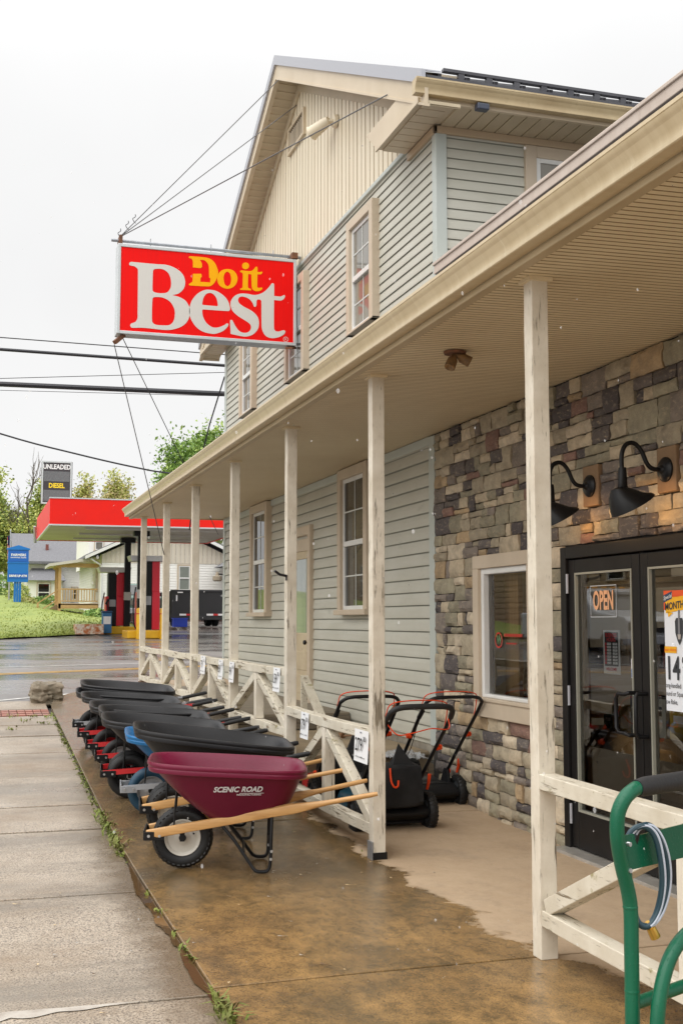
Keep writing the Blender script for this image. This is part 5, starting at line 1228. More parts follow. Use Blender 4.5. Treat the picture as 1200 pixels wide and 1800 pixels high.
# ------------------------------------------------------------------ notices on the glass
def notice(name,label,cat,x,ya,yb,za,zb,mat):
    t=thing(name,label,cat,(x,(ya+yb)/2,za)); mb=MB(); mb.box((x-.001,ya,za),(x+.002,yb,zb)); B=mb.build('board',mat,t); return t,B
xg=WX-.017
t=thing('open_sign','clear square OPEN notice with peach letters on the left door','sign',(xg,7.24,1.68))
mb=MB(); fn=lambda u,v,d:(WX-.016-d,7.245-u,1.787+v)
text(mb,'OPEN',.115,lambda u,v,d:fn(u*.92,v*1.55,d),bold=.03,sx=1.0)
mb.build('lettering',M('peach_letters',(.80,.42,.22),.5),t,recalc=False)
mb=MB()
for (u0,u1,v0,v1) in ((-.175,.175,.105,.110),(-.175,.175,-.110,-.105),(-.175,-.171,-.105,.105),(.171,.175,-.105,.105)): mb.add([fn(u0,v0,.001),fn(u1,v0,.001),fn(u1,v1,.001),fn(u0,v1,.001)],[(0,1,2,3)])
mb.build('border',M('pale_grey_border',(.55,.58,.60),.4),t,recalc=False)
t,B=notice('hours_card','narrow white and black business hours card hanging under the OPEN notice','sign',WX+.03,7.115,7.335,1.29,1.59,paper)
fn=lambda u,v,d:(WX+.028-d,7.225-u,1.44+v)
def rect(mb,u0,u1,v0,v1,m=0,d=.001): mb.add([fn(u0,v0,d),fn(u1,v0,d),fn(u1,v1,d),fn(u0,v1,d)],[(0,1,2,3)],m)
mb=MB(); rect(mb,-.09,.09,-.095,.135,0,.001)
text(mb,'BUSINESS',.036,lambda u,v,d:fn(u,v+.115,.003),1,bold=.03); text(mb,'HOURS',.036,lambda u,v,d:fn(u,v+.084,.003),1,bold=.03)
for k in range(7):
    v=.055-k*.0215; rect(mb,-.055,-.004,v-.008,v+.008,2,.002); rect(mb,.02,.080,v-.008,v+.008,2,.002); rect(mb,-.085,-.062,v-.008,v+.008,1,.002)
    text(mb,'8 AM' if k<5 else ('9' if k==5 else 'CLOS'),.016,lambda u,v_,d:fn(u-.03,v+v_,.003),0); text(mb,'5 PM' if k<5 else ('1 PM' if k==5 else 'ED'),.016,lambda u,v_,d:fn(u+.05,v+v_,.003),0)
text(mb,'WELCOME!',.028,lambda u,v,d:fn(u,v-.117,.003),1,bold=.02)
mb.build('print',[ink,M('sign_print_red',(.62,.02,.03),.5),paper],t,recalc=False)
# large sale poster inside the right door
t,B=notice('sale_poster','tall white sale poster with a shovel and orange heading inside the right door','poster',WX-.019,5.86,6.49,1.10,1.84,M('pale_blue_white_poster',(.82,.86,.92),.5))
fn=lambda u,v,d:(WX-.0215-d,6.49-u,1.10+v)
mb=MB(); rect(mb,0,.63,.62,.74,1,.001)
mb.add([fn(.02,.60,.002),fn(.62,.66,.002),fn(.62,.72,.002),fn(.10,.70,.002),fn(.02,.67,.002)],[(0,1,2,3,4)],2)
mb.add([fn(.05,.575,.002),fn(.10,.60,.002),fn(.04,.61,.002)],[(0,1,2)],2)
mb.add([fn(.0,.665,.003),fn(.095,.69,.003),fn(.095,.735,.003),fn(.0,.71,.003)],[(0,1,2,3)],3)
text(mb,'Special',.034,lambda u,v,d:fn(u+.05,v+.70+u*.2,.005),0,bold=.01,shear=.2); text(mb,'of the',.026,lambda u,v,d:fn(u+.14,v+.705,.005),1)
text(mb,'MONTH',.062,lambda u,v,d:fn(u+.12,v+.645+u*.08,.005),4,bold=.02,sx=.9)
text(mb,'your choice',.028,lambda u,v,d:fn(u+.065,v+.375,.005),1); rect(mb,0,.13,.355,.395,5,.002)
text(mb,'14',.20,lambda u,v,d:fn(u+.085,v+.255,.003),4,bold=.02,sx=.8); text(mb,'99',.10,lambda u,v,d:fn(u+.225,v+.295,.003),4,bold=.02,sx=.8)
for k,s in enumerate(('ong-handled','ound or Square','ow Rake,')): text(mb,s,.042,lambda u,v,d:fn(u+.004,v+.155-k*.05,.003),4,bold=.005,align='LEFT',sx=.8)
text(mb,'See store for details',.012,lambda u,v,d:fn(u+.02,v+.02,.003),4,align='LEFT') if False else None
POSTM=[paper,M('poster_orange',(.80,.10,.02),.5),M('poster_yellow',(.90,.48,.02),.5),M('poster_navy',(.03,.06,.12),.5),M('poster_charcoal',(.04,.045,.055),.5),bpy.data.materials.get('poster_yellow') or paper,M('shovel_shaft_grey',(.22,.22,.24),.5),M('shovel_socket',(.45,.42,.38),.5)]
POSTM[5]=bpy.data.materials['poster_yellow']
mb.build('print',POSTM,t,recalc=False)
mb=MB(); mb.add([fn(*p,.003) for p in ((.12,.55),(.135,.57),(.20,.57),(.21,.55),(.205,.48),(.185,.43),(.165,.405),(.145,.43),(.123,.48))],[tuple(range(9))],4)
mb.add([fn(*p,.004) for p in ((.158,.62),(.172,.62),(.175,.47),(.155,.47))],[(0,1,2,3)],6); mb.add([fn(*p,.004) for p in ((.148,.47),(.182,.47),(.178,.44),(.152,.44))],[(0,1,2,3)],7)
mb.build('shovel_picture',POSTM,t,recalc=False)
t,B=notice('sale_card','small sale card with an orange heading low behind the left door','card',WX+.10,6.86,7.02,.86,1.06,paper)
fn=lambda u,v,d:(WX+.098-d,7.02-u,.86+v); mb=MB(); rect(mb,0,.16,.13,.20,1); text(mb,'14',.075,lambda u,v,d:fn(u+.06,v+.085,.003),4-4); text(mb,'99',.035,lambda u,v,d:fn(u+.12,v+.105,.003),0)
for k in range(3): rect(mb,.015,.12,.02+k*.013,.025+k*.013,2)
mb.build('print',[ink,bpy.data.materials['poster_orange'],bpy.data.materials['sign_print_red']],t,recalc=False)
t=thing('glass_sticker','small blue and white sticker beside the door stile','sticker',(WX-.016,6.89,1.28))
mb=MB(); x=WX-.0165; mb.add([(x,6.90,1.28),(x,6.865,1.28),(x,6.865,1.40),(x,6.885,1.42),(x,6.90,1.40)],[(0,1,2,3,4)],0); mb.add([(x-.001,6.897,1.285),(x-.001,6.868,1.285),(x-.001,6.868,1.33),(x-.001,6.897,1.34)],[(0,1,2,3)],1); mb.build('film',[paper,M('sticker_blue',(.02,.20,.55),.5)],t,recalc=False)
t=thing('window_decal','red ring decal with a dark W and red lines on the side window','decal',(WX-.012,8.955,1.43))
mb=MB(); fn=lambda u,v,d:(WX-.010-d,8.955-u,1.495+v)
outline_mesh(mb,[[(.072*math.cos(a*PI/10),.065*math.sin(a*PI/10)) for a in range(20)],[(.058*math.cos(a*PI/10),.052*math.sin(a*PI/10)) for a in range(20)]],fn,0); text(mb,'W',.085,lambda u,v,d:fn(u,v,d),2,bold=.05,shear=.2)
for k in range(16):
    u=.10+k*.021; mb.add([fn(u,.03,.001),fn(u+.016,.03,.001),fn(u+.019,.055,.001),fn(u+.003,.055,.001)],[(0,1,2,3)],0)
for k in range(9):
    u=.14+k*.021; mb.add([fn(u,-.03,.001),fn(u+.016,-.03,.001),fn(u+.017,-.018,.001),fn(u+.001,-.018,.001)],[(0,1,2,3)],0)
mb.build('film',[M('decal_red',(.50,.025,.015),.5),ink,M('decal_green',(.10,.20,.09),.5)],t,recalc=False)

# ------------------------------------------------------------------ inside the shop
pine=wood('pine_timber',(.55,.33,.15),(.42,.23,.09),2,.5,1.)
rk=thing('timber_rack','pine timber display rack just inside the doors','rack',(4.8,6.9,0))
for (x,y) in ((4.50,8.22),(4.50,5.9),(5.05,8.22),(5.05,5.9)):
    mb=MB(); mb.box((x,y-.045,.012),(x+.045,y+.045,2.1)); mb.build('upright',pine,rk,bevel=.003)
for z in (.82,1.30): 
    mb=MB(); mb.box((4.46,5.8,z),(5.15,8.28,z+.03)); mb.build('shelf',pine,rk)
mb=MB(); mb.box((4.44,5.8,.72),(4.46,8.28,.85)); mb.build('front_rail',pine,rk)
wf=thing('window_bench','pine bench and stud behind the side window','bench',(4.5,8.8,0))
mb=MB(); mb.box((4.30,8.32,.90),(4.75,10.2,.935)); mb.build('bench_top',pine,wf); mb=MB(); mb.box((4.33,8.98,.012),(4.37,9.24,2.4)); mb.build('stud',pine,wf); mb=MB(); mb.beam((4.7,9.9,.95),(4.7,9.3,1.35),.05,.10); mb.build('brace',pine,wf)
cup=thing('paper_cup','small red and white paper cup on the window bench','cup',(4.4,9.05,.935))
mb=MB(); mb.lathe([(0,0),(.032,0),(.044,.10),(.044,.105)],20,Matrix.Translation((4.40,9.05,.936))); c_=mb.build('cup_body',M('cup_red',(.5,.10,.05),.5),cup,smooth=True)
mb=MB(); mb.lathe([(.046,.10),(.047,.115),(.042,.12),(0,.12)],20,Matrix.Translation((4.40,9.05,.936))); mb.build('cup_lid',paper,cup,smooth=True)
pals=[(.45,.05,.03),(.60,.40,.05),(.42,.30,.18),(.05,.12,.30),(.50,.48,.42),(.05,.20,.08),(.60,.22,.03),(.10,.10,.11),(.35,.22,.12)]
pm=[M('carton_print',c,.6,c2=tuple(x*.6+.05 for x in c),scale=9) for c in pals]
def goods(name,x,y,z,sx,sy,sz,m,label,group):
    mb=MB(); mb.box((x,y,z),(x+sx,y+sy,z+sz)); mb.box((x-.001,y+sy*.2,z+sz*.55),(x,y+sy*.8,z+sz*.8),1); o=mb.build(name,[pm[m],paper if m!=4 else ink],bevel=.004); tag(o,label,'box',group)
rs=random.Random(3)
for z,grp in ((1.332,'boxes on the upper rack shelf'),(.852,'boxes on the lower rack shelf')):
    y=5.95
    while y<8.0:
        s=rs.uniform(.12,.28); goods('goods_box',4.52+rs.uniform(0,.1),y,z,.22,s,rs.uniform(.09,.30),rs.randrange(9),'packaged goods box in the row on the '+('upper' if z>1 else 'lower')+' shelf of the pine rack',grp); y+=s+.03
goods('carton',4.52,7.55,1.95,.35,.42,.30,2,'brown cardboard carton high behind the left door','cartons high behind the doors'); goods('carton',4.6,5.95,1.95,.35,.5,.34,2,'brown cardboard carton high behind the right door','cartons high behind the doors')
mb=MB(); mb.box((4.42,5.7,1.915),(5.2,8.28,1.945)); o=mb.build('high_shelf',pine); tag(o,'high pine shelf above the display rack','shelf')
shf=thing('shelving_unit','dim grey shelving of small goods deep inside the shop','shelving',(7,6.5,0))
mb=MB()
for z in (.1,.5,.9,1.3,1.7,2.1): mb.box((6.9,3.2,z),(7.3,9.9,z+.025))
for y in (3.2,5.4,7.6,9.85): mb.box((6.9,y,.012),(7.3,y+.05,2.4))
mb.box((7.3,3.2,.012),(7.33,9.9,2.4)); mb.build('frame',M('grey_shelf_metal',(.16,.16,.16),.5),shf)
for zi,z in enumerate((.125,.525,.925,1.325,1.725,2.125)):
    y=3.35
    while y<9.7:
        s=rs.uniform(.12,.4); goods('goods_box',6.93,y,z,.25,s,rs.uniform(.12,.3),rs.randrange(9),'small goods box on the dim shelving deep inside','goods on the dim shelving'); y+=s+rs.uniform(.02,.1)
# ------------------------------------------------------------------ filling station across the side street
can=thing('station_canopy','red fascia filling station canopy on black columns across the street','canopy',(5,38.6,1.2))
CX0,CX1,CY0,CY1,CZ0,CZ1=2.08,8.05,35.,42.2,4.43,5.20
mb=MB(); mb.box((CX0,CY0,CZ0),(CX1,CY0+.06,CZ1)); mb.box((CX0,CY1-.06,CZ0),(CX1,CY1,CZ1)); mb.box((CX0,CY0+.06,CZ0),(CX0+.06,CY1-.06,CZ1)); mb.box((CX1-.06,CY0+.06,CZ0),(CX1,CY1-.06,CZ1)); mb.build('fascia',red_m,can)
mb=MB(); mb.box((CX0-.02,CY0-.015,CZ1-.005),(CX1+.02,CY0+.09,CZ1+.03)); mb.box((CX0-.02,CY0-.012,CZ0-.02),(CX1+.02,CY0+.05,CZ0+.02)); mb.box((CX0-.012,CY0,CZ0-.02),(CX0+.05,CY1,CZ0+.02)); mb.build('fascia_trim',alu,can)
mb=MB()
for k in range(18):
    y=CY0+.06+k*(CY1-CY0-.12)/18; mb.box((CX0+.06,y,CZ0+.02),(CX1-.06,y+.385,CZ0+.05))
mb.box((CX0+.06,CY0+.06,CZ0+.055),(CX1-.06,CY1-.06,CZ0+.5)); mb.build('underside',M('pale_canopy_underside',(.46,.42,.38),.45,c2=(.36,.32,.28),scale=1.2),can)
for y in (CY0+1.1,CY0+3.4,CY1-1.6):
    mb=MB(); mb.box((3.2,y,CZ0-.03),(7.2,y+.12,CZ0+.02)); mb.build('light_strip',M('canopy_strip_metal',(.55,.53,.50),.4) if 'canopy_strip_metal' not in bpy.data.materials else bpy.data.materials['canopy_strip_metal'],can)
for y in (36.8,40.1):
    mb=MB(); mb.box((4.86,y-.1,g(y)-.1),(5.06,y+.1,CZ0)); mb.box((4.72,y-.2,CZ0-.16),(5.20,y+.2,CZ0)); mb.build('column',black,can,bevel=.01)
    mb=MB(); mb.box((4.84,y-.14,2.35),(5.08,y-.1,2.62)); mb.build('notice_plate',M('grey_notice',(.40,.38,.34),.5) if 'grey_notice' not in bpy.data.materials else bpy.data.materials['grey_notice'],can)
mb=MB(); mb.tube([(CX0-.06,CY1-.4,CZ0-.1),(CX0-.10,CY1-.6,CZ0+.45)],.05,8); mb.build('downspout',greytrim,can)
ps=thing('price_board','black fuel price board with UNLEADED in white and DIESEL in yellow above the canopy','sign',(2.72,41.7,5.2))
PX0,PX1,PZ0,PZ1,PYf=2.17,3.20,5.66,7.14,41.55
mb=MB(); mb.box((PX0,PYf,PZ0),(PX1,PYf+.30,PZ1)); mb.build('cabinet',M('dark_sign_cabinet',(.045,.04,.045),.4),ps,bevel=.01)
mb=MB(); t_=.05
mb.box((PX0,PYf-.02,PZ1-t_),(PX1-.02,PYf,PZ1)); mb.box((PX0,PYf-.02,PZ0),(PX1-.02,PYf,PZ0+t_)); mb.box((PX0,PYf-.02,PZ0+t_),(PX0+t_,PYf,PZ1-t_)); mb.box((PX1-.02-t_,PYf-.02,PZ0+t_),(PX1-.02,PYf,PZ1-t_)); mb.build('border',alu,ps)
pf=lambda u,v,d:(PX0+.505+u,PYf-.004-d,PZ0+v)
mb=MB(); text(mb,'UNLEADED',.225,lambda u,v,d:pf(u*.80,v*1.0+1.28,d),0,bold=.03); text(mb,'DIESEL',.225,lambda u,v,d:pf(u*.80,v+.63,d),1,bold=.03)
mb.build('lettering',[M('sign_white',(.85,.85,.85),.5),M('sign_yellow',(.95,.68,.02),.5)],ps,recalc=False)
gm=M('dark_led_panel',(.11,.115,.125),.5,c2=(.17,.175,.18),scale=30)
for v0,v1 in ((.78,1.13),(.10,.48)):
    mb=MB(); mb.box((PX0+.07,PYf-.006,PZ0+v0),(PX1-.09,PYf,PZ0+v1)); mb.build('display_panel',gm,ps)
mb=MB()
for x in (2.4,2.95): mb.box((x,PYf+.1,CZ1-.6),(x+.1,PYf+.2,PZ0))
mb.build('support_post',black,ps)
yel=M('yellow_kerb_paint',(.80,.46,.012),.4,c2=(.66,.36,.02),scale=3)
pumpred=M('pump_red',(.60,.02,.04),.35); pumpgrey=M('pump_grey',(.30,.30,.31),.4); capm=M('pump_cap_grey',(.55,.55,.54),.4)
def pump(x,y,w,h,label):
    z=g(y)+.16; t=thing('fuel_pump',label,'fuel pump',(x,y,z),'pumps under the canopy')
    mb=MB(); mb.box((x-w/2+.02,y-.28,z),(x-w/2+.12,y+.28,z+h*.55)); mb.box((x+w/2-.24,y-.28,z),(x+w/2,y+.28,z+h*.55)); mb.box((x+w/2-.24,y-.24,z+h*.55),(x+w/2,y+.24,z+h)); mb.build('cabinet',pumpred,t,bevel=.015)
    mb=MB(); mb.box((x-w/2+.12,y-.26,z),(x+w/2-.24,y+.26,z+h*.55)); mb.box((x-w/2+.10,y-.2,z+h*.55),(x+w/2-.24,y+.2,z+h*.99)); mb.build('front_panel',black,t,bevel=.008)
    mb=MB(); mb.box((x-w/2+.14,y-.275,z+h*.36),(x+w/2-.27,y-.262,z+h*.49)); mb.build('display',pumpgrey,t)
    mb=MB(); mb.prism([(-w/2-.18,h),(w/2+.18,h),(w/2+.24,h+.17),(-w/2-.24,h+.17)],lambda u,v,d:(x+u,d,z+v),y-.36,y+.36); mb.build('cap',capm,t,bevel=.01)
    mb=MB(); mb.tube(spl([(x-w/2-.02,y-.2,z+h*.62),(x-w/2-.10,y-.30,z+h*.35),(x-w/2-.06,y-.34,z+.12),(x-w/2+.08,y-.36,z+.06),(x-w/2+.10,y-.34,z+.35),(x-w/2+.06,y-.32,z+h*.45)],6),.022,8); mb.build('fuel_hose',black,t,smooth=True)
    mb=MB(); mb.beam((x-w/2+.02,y-.33,z+h*.40),(x-w/2+.10,y-.33,z+h*.50),.05,.07); mb.build('nozzle',black,t,bevel=.01)
pump(5.22,37.2,.72,2.12,'large red fuel pump with a wide pale cap between the yellow bollards')
pump(4.55,40.4,.62,1.78,'smaller red and black fuel pump beside the blue bin')
mb=MB(); mb.box((4.55,36.55,g(37)-.1),(5.75,37.9,g(37)+.15)); o=mb.build('pump_island',yel,bevel=.03); tag(o,'yellow kerbed island under the large fuel pump','island','yellow pump islands')
mb=MB(); mb.box((4.10,39.7,g(40)-.1),(5.2,41.0,g(40)+.15)); o=mb.build('pump_island',yel,bevel=.03); tag(o,'yellow kerbed island under the smaller fuel pump','island','yellow pump islands')
bandm=M('red_band_paint',(.55,.02,.02),.5)
for x,l in ((4.88,'yellow bollard with red band in front of the coiled pump hose'),(5.60,'yellow bollard with red band right of the large red pump')):
    t=thing('bollard',l,'bollard',(x,36.4,g(36.4)),'yellow bollards at the pumps')
    mb=MB(); mb.lathe([(0,-.1),(.09,-.1),(.09,.80),(.075,.84),(.0,.86)],20,Matrix.Translation((x,36.4,g(36.4)))); mb.build('post',yel,t,smooth=True)
    mb=MB(); mb.lathe([(.0915,.66),(.0915,.69)],20,Matrix.Translation((x,36.4,g(36.4)))); mb.build('band',bandm,t,smooth=True)
t=thing('litter_bin','slim blue bin at the far pump island','bin',(4.2,39.5,g(39.5)))
mb=MB(); z=g(39.5); mb.box((4.08,39.3,z-.05),(4.38,39.6,z+.62)); mb.build('body',M('bin_blue',(.03,.14,.30),.5),t,bevel=.02)
mb=MB(); mb.box((4.06,39.28,z+.62),(4.40,39.62,z+.68)); mb.build('lid',M('bin_lid_navy',(.02,.06,.14),.5),t,bevel=.02)
mb=MB(); mb.box((4.11,39.29,z+.25),(4.35,39.3,z+.5)); mb.build('label_panel',paper,t)
mb=MB(); z=g(38.6)+.06
mb.box((3.15,38.3,z-.1),(4.02,38.38,z+.22)); mb.box((3.15,39.1,z-.1),(4.02,39.18,z+.22)); mb.box((3.15,38.38,z-.1),(3.23,39.1,z+.22)); mb.box((3.94,38.38,z-.1),(4.02,39.1,z+.22)); o=mb.build('planter_edging',M('rusty_white_steel',(.62,.55,.45),.7,c2=(.40,.12,.03),scale=7,lo=.42,hi=.58,coord='World'),bevel=.01); tag(o,'low rust stained steel edging at the foot of the lawn','edging')
# trailer
tr=thing('dump_trailer','black dump trailer with red and white reflective tape parked by the pumps','trailer',(8.2,44.5,g(44)))
tz=g(44); trm=M('trailer_black',(.022,.022,.024),.4,bump=.1,bscale=3)
mb=MB(); x0,x1,y0_,y1_=7.08,9.35,44.,47.5
mb.box((x0,y0_,1.82),(x1,y0_+.06,2.78)); mb.box((x0,y0_+.06,1.82),(x0+.06,y1_,2.78)); mb.box((x1-.06,y0_+.06,1.82),(x1,y1_,2.78)); mb.box((x0+.06,y1_-.06,1.82),(x1-.06,y1_,2.78)); mb.box((x0+.06,y0_+.06,1.82),(x1-.06,y1_-.06,1.88))
for k in range(5): mb.box((x0-.05,y0_+.1+k*.8,1.80),(x0,y0_+.2+k*.8,2.76))
mb.box((x0-.04,y0_-.03,2.74),(x1+.04,y0_+.0,2.82)); mb.box((x0-.02,y0_-.04,1.70),(x1+.02,y0_+.02,1.84)); mb.build('box_body',trm,tr,bevel=.01)
mb=MB()
for a in (x0+.30,x0+1.32): mb.box((a,y0_-.055,1.86),(a+.25,y0_-.042,1.93)); mb.box((a+.43,y0_-.055,1.86),(a+.62,y0_-.042,1.93))
mb.box((x0+.17,y0_-.012,2.4),(x0+.22,y0_-.002,2.62)); mb.box((x0+.22,y0_-.045,2.70),(x0+.42,y0_-.035,2.74))
mb.build('white_tape',paper,tr)
mb=MB()
for a in (x0+.55,x0+1.57): mb.box((a,y0_-.055,1.86),(a+.18,y0_-.042,1.93))
mb.build('red_tape',bandm,tr)
mb=MB(); mb.box((x0+.1,y0_-.03,1.60),(x0+.42,y0_-.01,1.69)); mb.build('number_plate',pumpgrey,tr)
for x in (x0+.35,x1-.35,x1-.62):
    mb=MB(); Mx=Matrix.Translation((x,45.4 if x>8 else 45.6,tz+.33))@Matrix.Rotation(PI/2,4,'Y'); mb.lathe([(.0,-.09),(.17,-.09),(.19,-.11),(.30,-.11),(.33,-.08),(.33,.08),(.30,.11),(.19,.11),(.17,.09),(0,.09)],26,Mx); mb.build('wheel',rubber,tr,smooth=True)
mb=MB(); mb.beam((8.2,47.4,1.75),(8.2,49.,1.75),.12,.12); mb.box((x0+.4,y0_+.3,1.66),(x0+.5,y1_,1.82)); mb.box((x1-.5,y0_+.3,1.66),(x1-.4,y1_,1.82)); mb.build('chassis',black,tr)
pk=thing('parked_pickup','pale green grilled pickup standing nose out behind the large pump','pickup',(6.7,46.5,g(46)))
mb=MB(); z=g(46); pgm=M('faded_green_paint',(.10,.17,.14),.35)
mb.prism([(45.9,.42),(45.9,1.02),(46.0,1.08),(47.3,1.15),(47.9,1.62),(49.4,1.62),(49.8,1.12),(51.2,1.10),(51.2,.42)],lambda u,v,d:(d,u,z+v),5.75,7.02); mb.build('body',pgm,pk,bevel=.04)
mb=MB(); mb.box((5.85,45.87,z+.72),(6.92,45.895,z+.98)); mb.build('grille',M('chrome_grille',(.35,.38,.38),.25,.6,c2=(.08,.09,.09),scale=22,stretch=(3,1,1)),pk)
for x in (5.80,6.82):
    mb=MB(); mb.box((x,45.86,z+.74),(x+.15,45.89,z+.92)); mb.build('headlight',glass_up,pk)
mb=MB(); mb.box((5.7,45.78,z+.42),(7.06,45.9,z+.62)); mb.build('bumper',greytrim,pk,bevel=.02)
mb=MB(); mb.add([(5.85,47.26,z+1.17),(6.92,47.26,z+1.17),(6.85,47.88,z+1.60),(5.92,47.88,z+1.60)],[(0,1,2,3)]); mb.build('windscreen',glass_low,pk,recalc=False)
for x in (5.82,6.95):
    for y in (46.9,50.2):
        mb=MB(); Mx=Matrix.Translation((x,y,z+.35))@Matrix.Rotation(PI/2,4,'Y'); mb.lathe([(0,-.1),(.33,-.1),(.36,-.06),(.36,.06),(.33,.1),(0,.1)],24,Mx); mb.build('wheel',rubber,pk,smooth=True)
ct=thing('plastic_crate','bright blue plastic crate on the ground under the trailer edge','crate',(7.35,43.4,g(43.4)))
mb=MB(); z=g(43.4); mb.box((7.05,43.2,z+.02),(7.55,43.22,z+.30)); mb.box((7.05,43.6,z+.02),(7.55,43.62,z+.30)); mb.box((7.05,43.22,z+.02),(7.07,43.6,z+.30)); mb.box((7.53,43.22,z+.02),(7.55,43.6,z+.30)); mb.box((7.05,43.2,z),(7.55,43.62,z+.02)); mb.build('tub',M('crate_blue',(.012,.045,.42),.4),ct,bevel=.008)
mb=MB(); mb.box((7.03,43.18,z+.30),(7.57,43.20,z+.33)); mb.box((7.03,43.62,z+.30),(7.57,43.64,z+.33)); mb.box((7.03,43.2,z+.30),(7.05,43.62,z+.33)); mb.box((7.55,43.2,z+.30),(7.57,43.62,z+.33)); mb.build('rim',bpy.data.materials['crate_blue'],ct)
# ------------------------------------------------------------------ houses beyond
wsid=M('white_clapboard',(.90,.89,.85),.5,spec=.2,c2=(.85,.84,.79),scale=2,coord='World'); bat2=M('ivory_batten',(.66,.60,.50),.5); shing=M('grey_shingle',(.20,.20,.215),.9,c2=(.14,.14,.15),scale=12,bump=.5,bscale=30,coord='World'); brickd=M('dark_brick',(.10,.06,.05),.8,c2=(.16,.09,.075),scale=14)
wh=thing('white_house','white clapboard house with ivory gable and a timber side porch behind the pumps','house',(8,55,1.7))
hx0,hx1,hy=5.33,10.9,52.
mb=MB(); lap(mb,lambda t,z,d:(t,hy-d,z),hx0,hx1,2.14,4.18,.115,.02); mb.box((hx0,hy,2.12),(hx1,63,4.55)); mb.build('front_siding',wsid,wh,recalc=False)
mb=MB(); lap(mb,lambda t,z,d:(hx0-d,t,z),hy,63,2.14,4.5,.115,.02); mb.build('side_siding',wsid,wh,recalc=False)
mb=MB(); mb.box((hx0+.02,hy+.03,.8),(hx1,62.9,2.14)); mb.build('brick_base',brickd,wh)
mb=MB(); x=hx0
cxm=(hx0+hx1)/2; gzz=lambda x:4.5+.47*(hx1-cxm+.6-abs(x-cxm))-.25
while x<hx1-.01:
    mb.add([(x,hy-.03,4.18),(x+.16,hy-.03,4.18),(x+.16,hy-.03,gzz(x+.16)),(x,hy-.03,gzz(x))],[(0,1,2,3)]); mb.box((x+.16,hy-.05,4.18),(x+.19,hy-.03,gzz(x+.17))); x+=.2
mb.build('gable_battens',bat2,wh,recalc=False)
mb=MB()
for s in (-1,1):
    e=(cxm+s*(hx1-cxm+.75),4.36); r=(cxm,4.36+.47*(hx1-cxm+.75))
    mb.prism([e,r,(r[0],r[1]+.12),(e[0],e[1]+.12)],lambda u,v,d:(u,d,v),hy-.45,63.4)
mb.build('roof',shing,wh)
mb=MB()
for s in (-1,1):
    e=(cxm+s*(hx1-cxm+.75),4.30); r=(cxm,4.30+.47*(hx1-cxm+.75))
    mb.prism([e,r,(r[0],r[1]+.14),(e[0],e[1]+.14)],lambda u,v,d:(u,d,v),hy-.49,hy-.455)
mb.build('bargeboard',white,wh)
window(wh,8.60,9.24,2.98,4.15,lambda t,z,d:(t,hy-.02-d,z),glass_dark('net_curtain_glass',(.16,.18,.15),(.30,.32,.27)),.07,.05,False)
W_=window(wh,53.5,54.0,3.0,4.1,lambda t,z,d:(hx0-.02-d,t,z),glass_low,.06,.05,False)
mb=MB(); mb.tube([(hx0-.5,hy-.3,4.32),(hx0-.2,hy-.12,4.15),(hx0-.02,hy-.06,4.05),(hx0-.02,hy-.06,2.2)],.04,8); mb.build('downspout',white,wh,smooth=True)
upm=wsid; mb=MB(); mb.box((5.55,60.5,4.4),(9,68,6.6)); mb.build('rear_wing',wsid,wh)
mb=MB(); mb.prism([(60.2,6.55),(64.2,8.0),(68.3,6.55)],lambda u,v,d:(d,u,v),5.25,9.2); mb.build('rear_roof',shing,wh)
window(wh,5.8,6.3,5.2,6.1,lambda t,z,d:(t,60.48-d,z),glass_up,.05,.04,False)
# timber porch on its side
tp=M('new_pine_porch',(.55,.36,.16),.6,c2=(.46,.28,.11),scale=3)
pr=thing('timber_porch','new pine porch with balustrade and steps beside the white house','porch',(4.4,53.8,1.8))
mb=MB(); mb.box((3.60,53.,2.20),(5.3,53.06,2.40)); mb.box((3.60,53.,2.36),(5.3,55.4,2.42)); mb.box((3.60,53.06,2.2),(3.66,55.4,2.36)); mb.build('platform',tp,pr)
for (x,y) in ((3.64,53.06),(3.64,54.3),(3.64,55.3)):
    mb=MB(); mb.box((x-.06,y-.06,1.5),(x+.06,y+.06,4.02)); mb.build('post',tp,pr)
mb=MB(); mb.box((3.5,52.95,4.0),(5.3,53.1,4.18)); mb.box((3.5,53.1,4.0),(3.66,55.5,4.18)); mb.build('beam',tp,pr)
mb=MB(); mb.prism([(3.15,4.02),(5.3,4.36),(5.3,4.48),(3.15,4.14)],lambda u,v,d:(u,d,v),52.7,55.8); mb.build('roof',M('pale_porch_roof',(.55,.52,.45),.5),pr)
mb=MB(); mb.box((3.7,53.0,3.02),(5.28,53.07,3.08)); mb.box((3.7,53.01,2.50),(5.28,53.06,2.55)); 
x=3.76
while x<5.25: mb.box((x,53.015,2.55),(x+.04,53.055,3.02)); x+=.115
mb.box((3.61,53.2,3.02),(3.67,54.2,3.08)); mb.build('balustrade',tp,pr)
mb=MB()
for k in range(4): mb.box((3.60-.26*(k+1),53.3,2.36-.17*(k+1)-.05),(3.62-.26*k,54.3,2.36-.17*(k+1)))
mb.beam((3.6,53.28,2.3),(2.6,53.28,1.62),.05,.22); mb.build('steps',M('grey_brown_tread',(.26,.18,.10),.7),pr)
mb=MB(); mb.beam((3.66,53.22,3.06),(2.72,53.22,2.42),.06,.05); mb.beam((3.66,53.22,2.66),(2.72,53.22,2.02),.05,.05); mb.box((2.70,53.18,1.55),(2.78,53.26,2.44)); mb.build('stair_rail',tp,pr)
ghs=thing('grey_roof_house','white house with broad grey shingle roof behind the blue sign','house',(5,76,2.8))
mb=MB(); lap(mb,lambda t,z,d:(t,72-d,z),3.05,9.,2.4,5.3,.14,.02); mb.box((3.05,72,2.2),(9,80,5.35)); mb.build('wall',wsid,ghs,recalc=False)
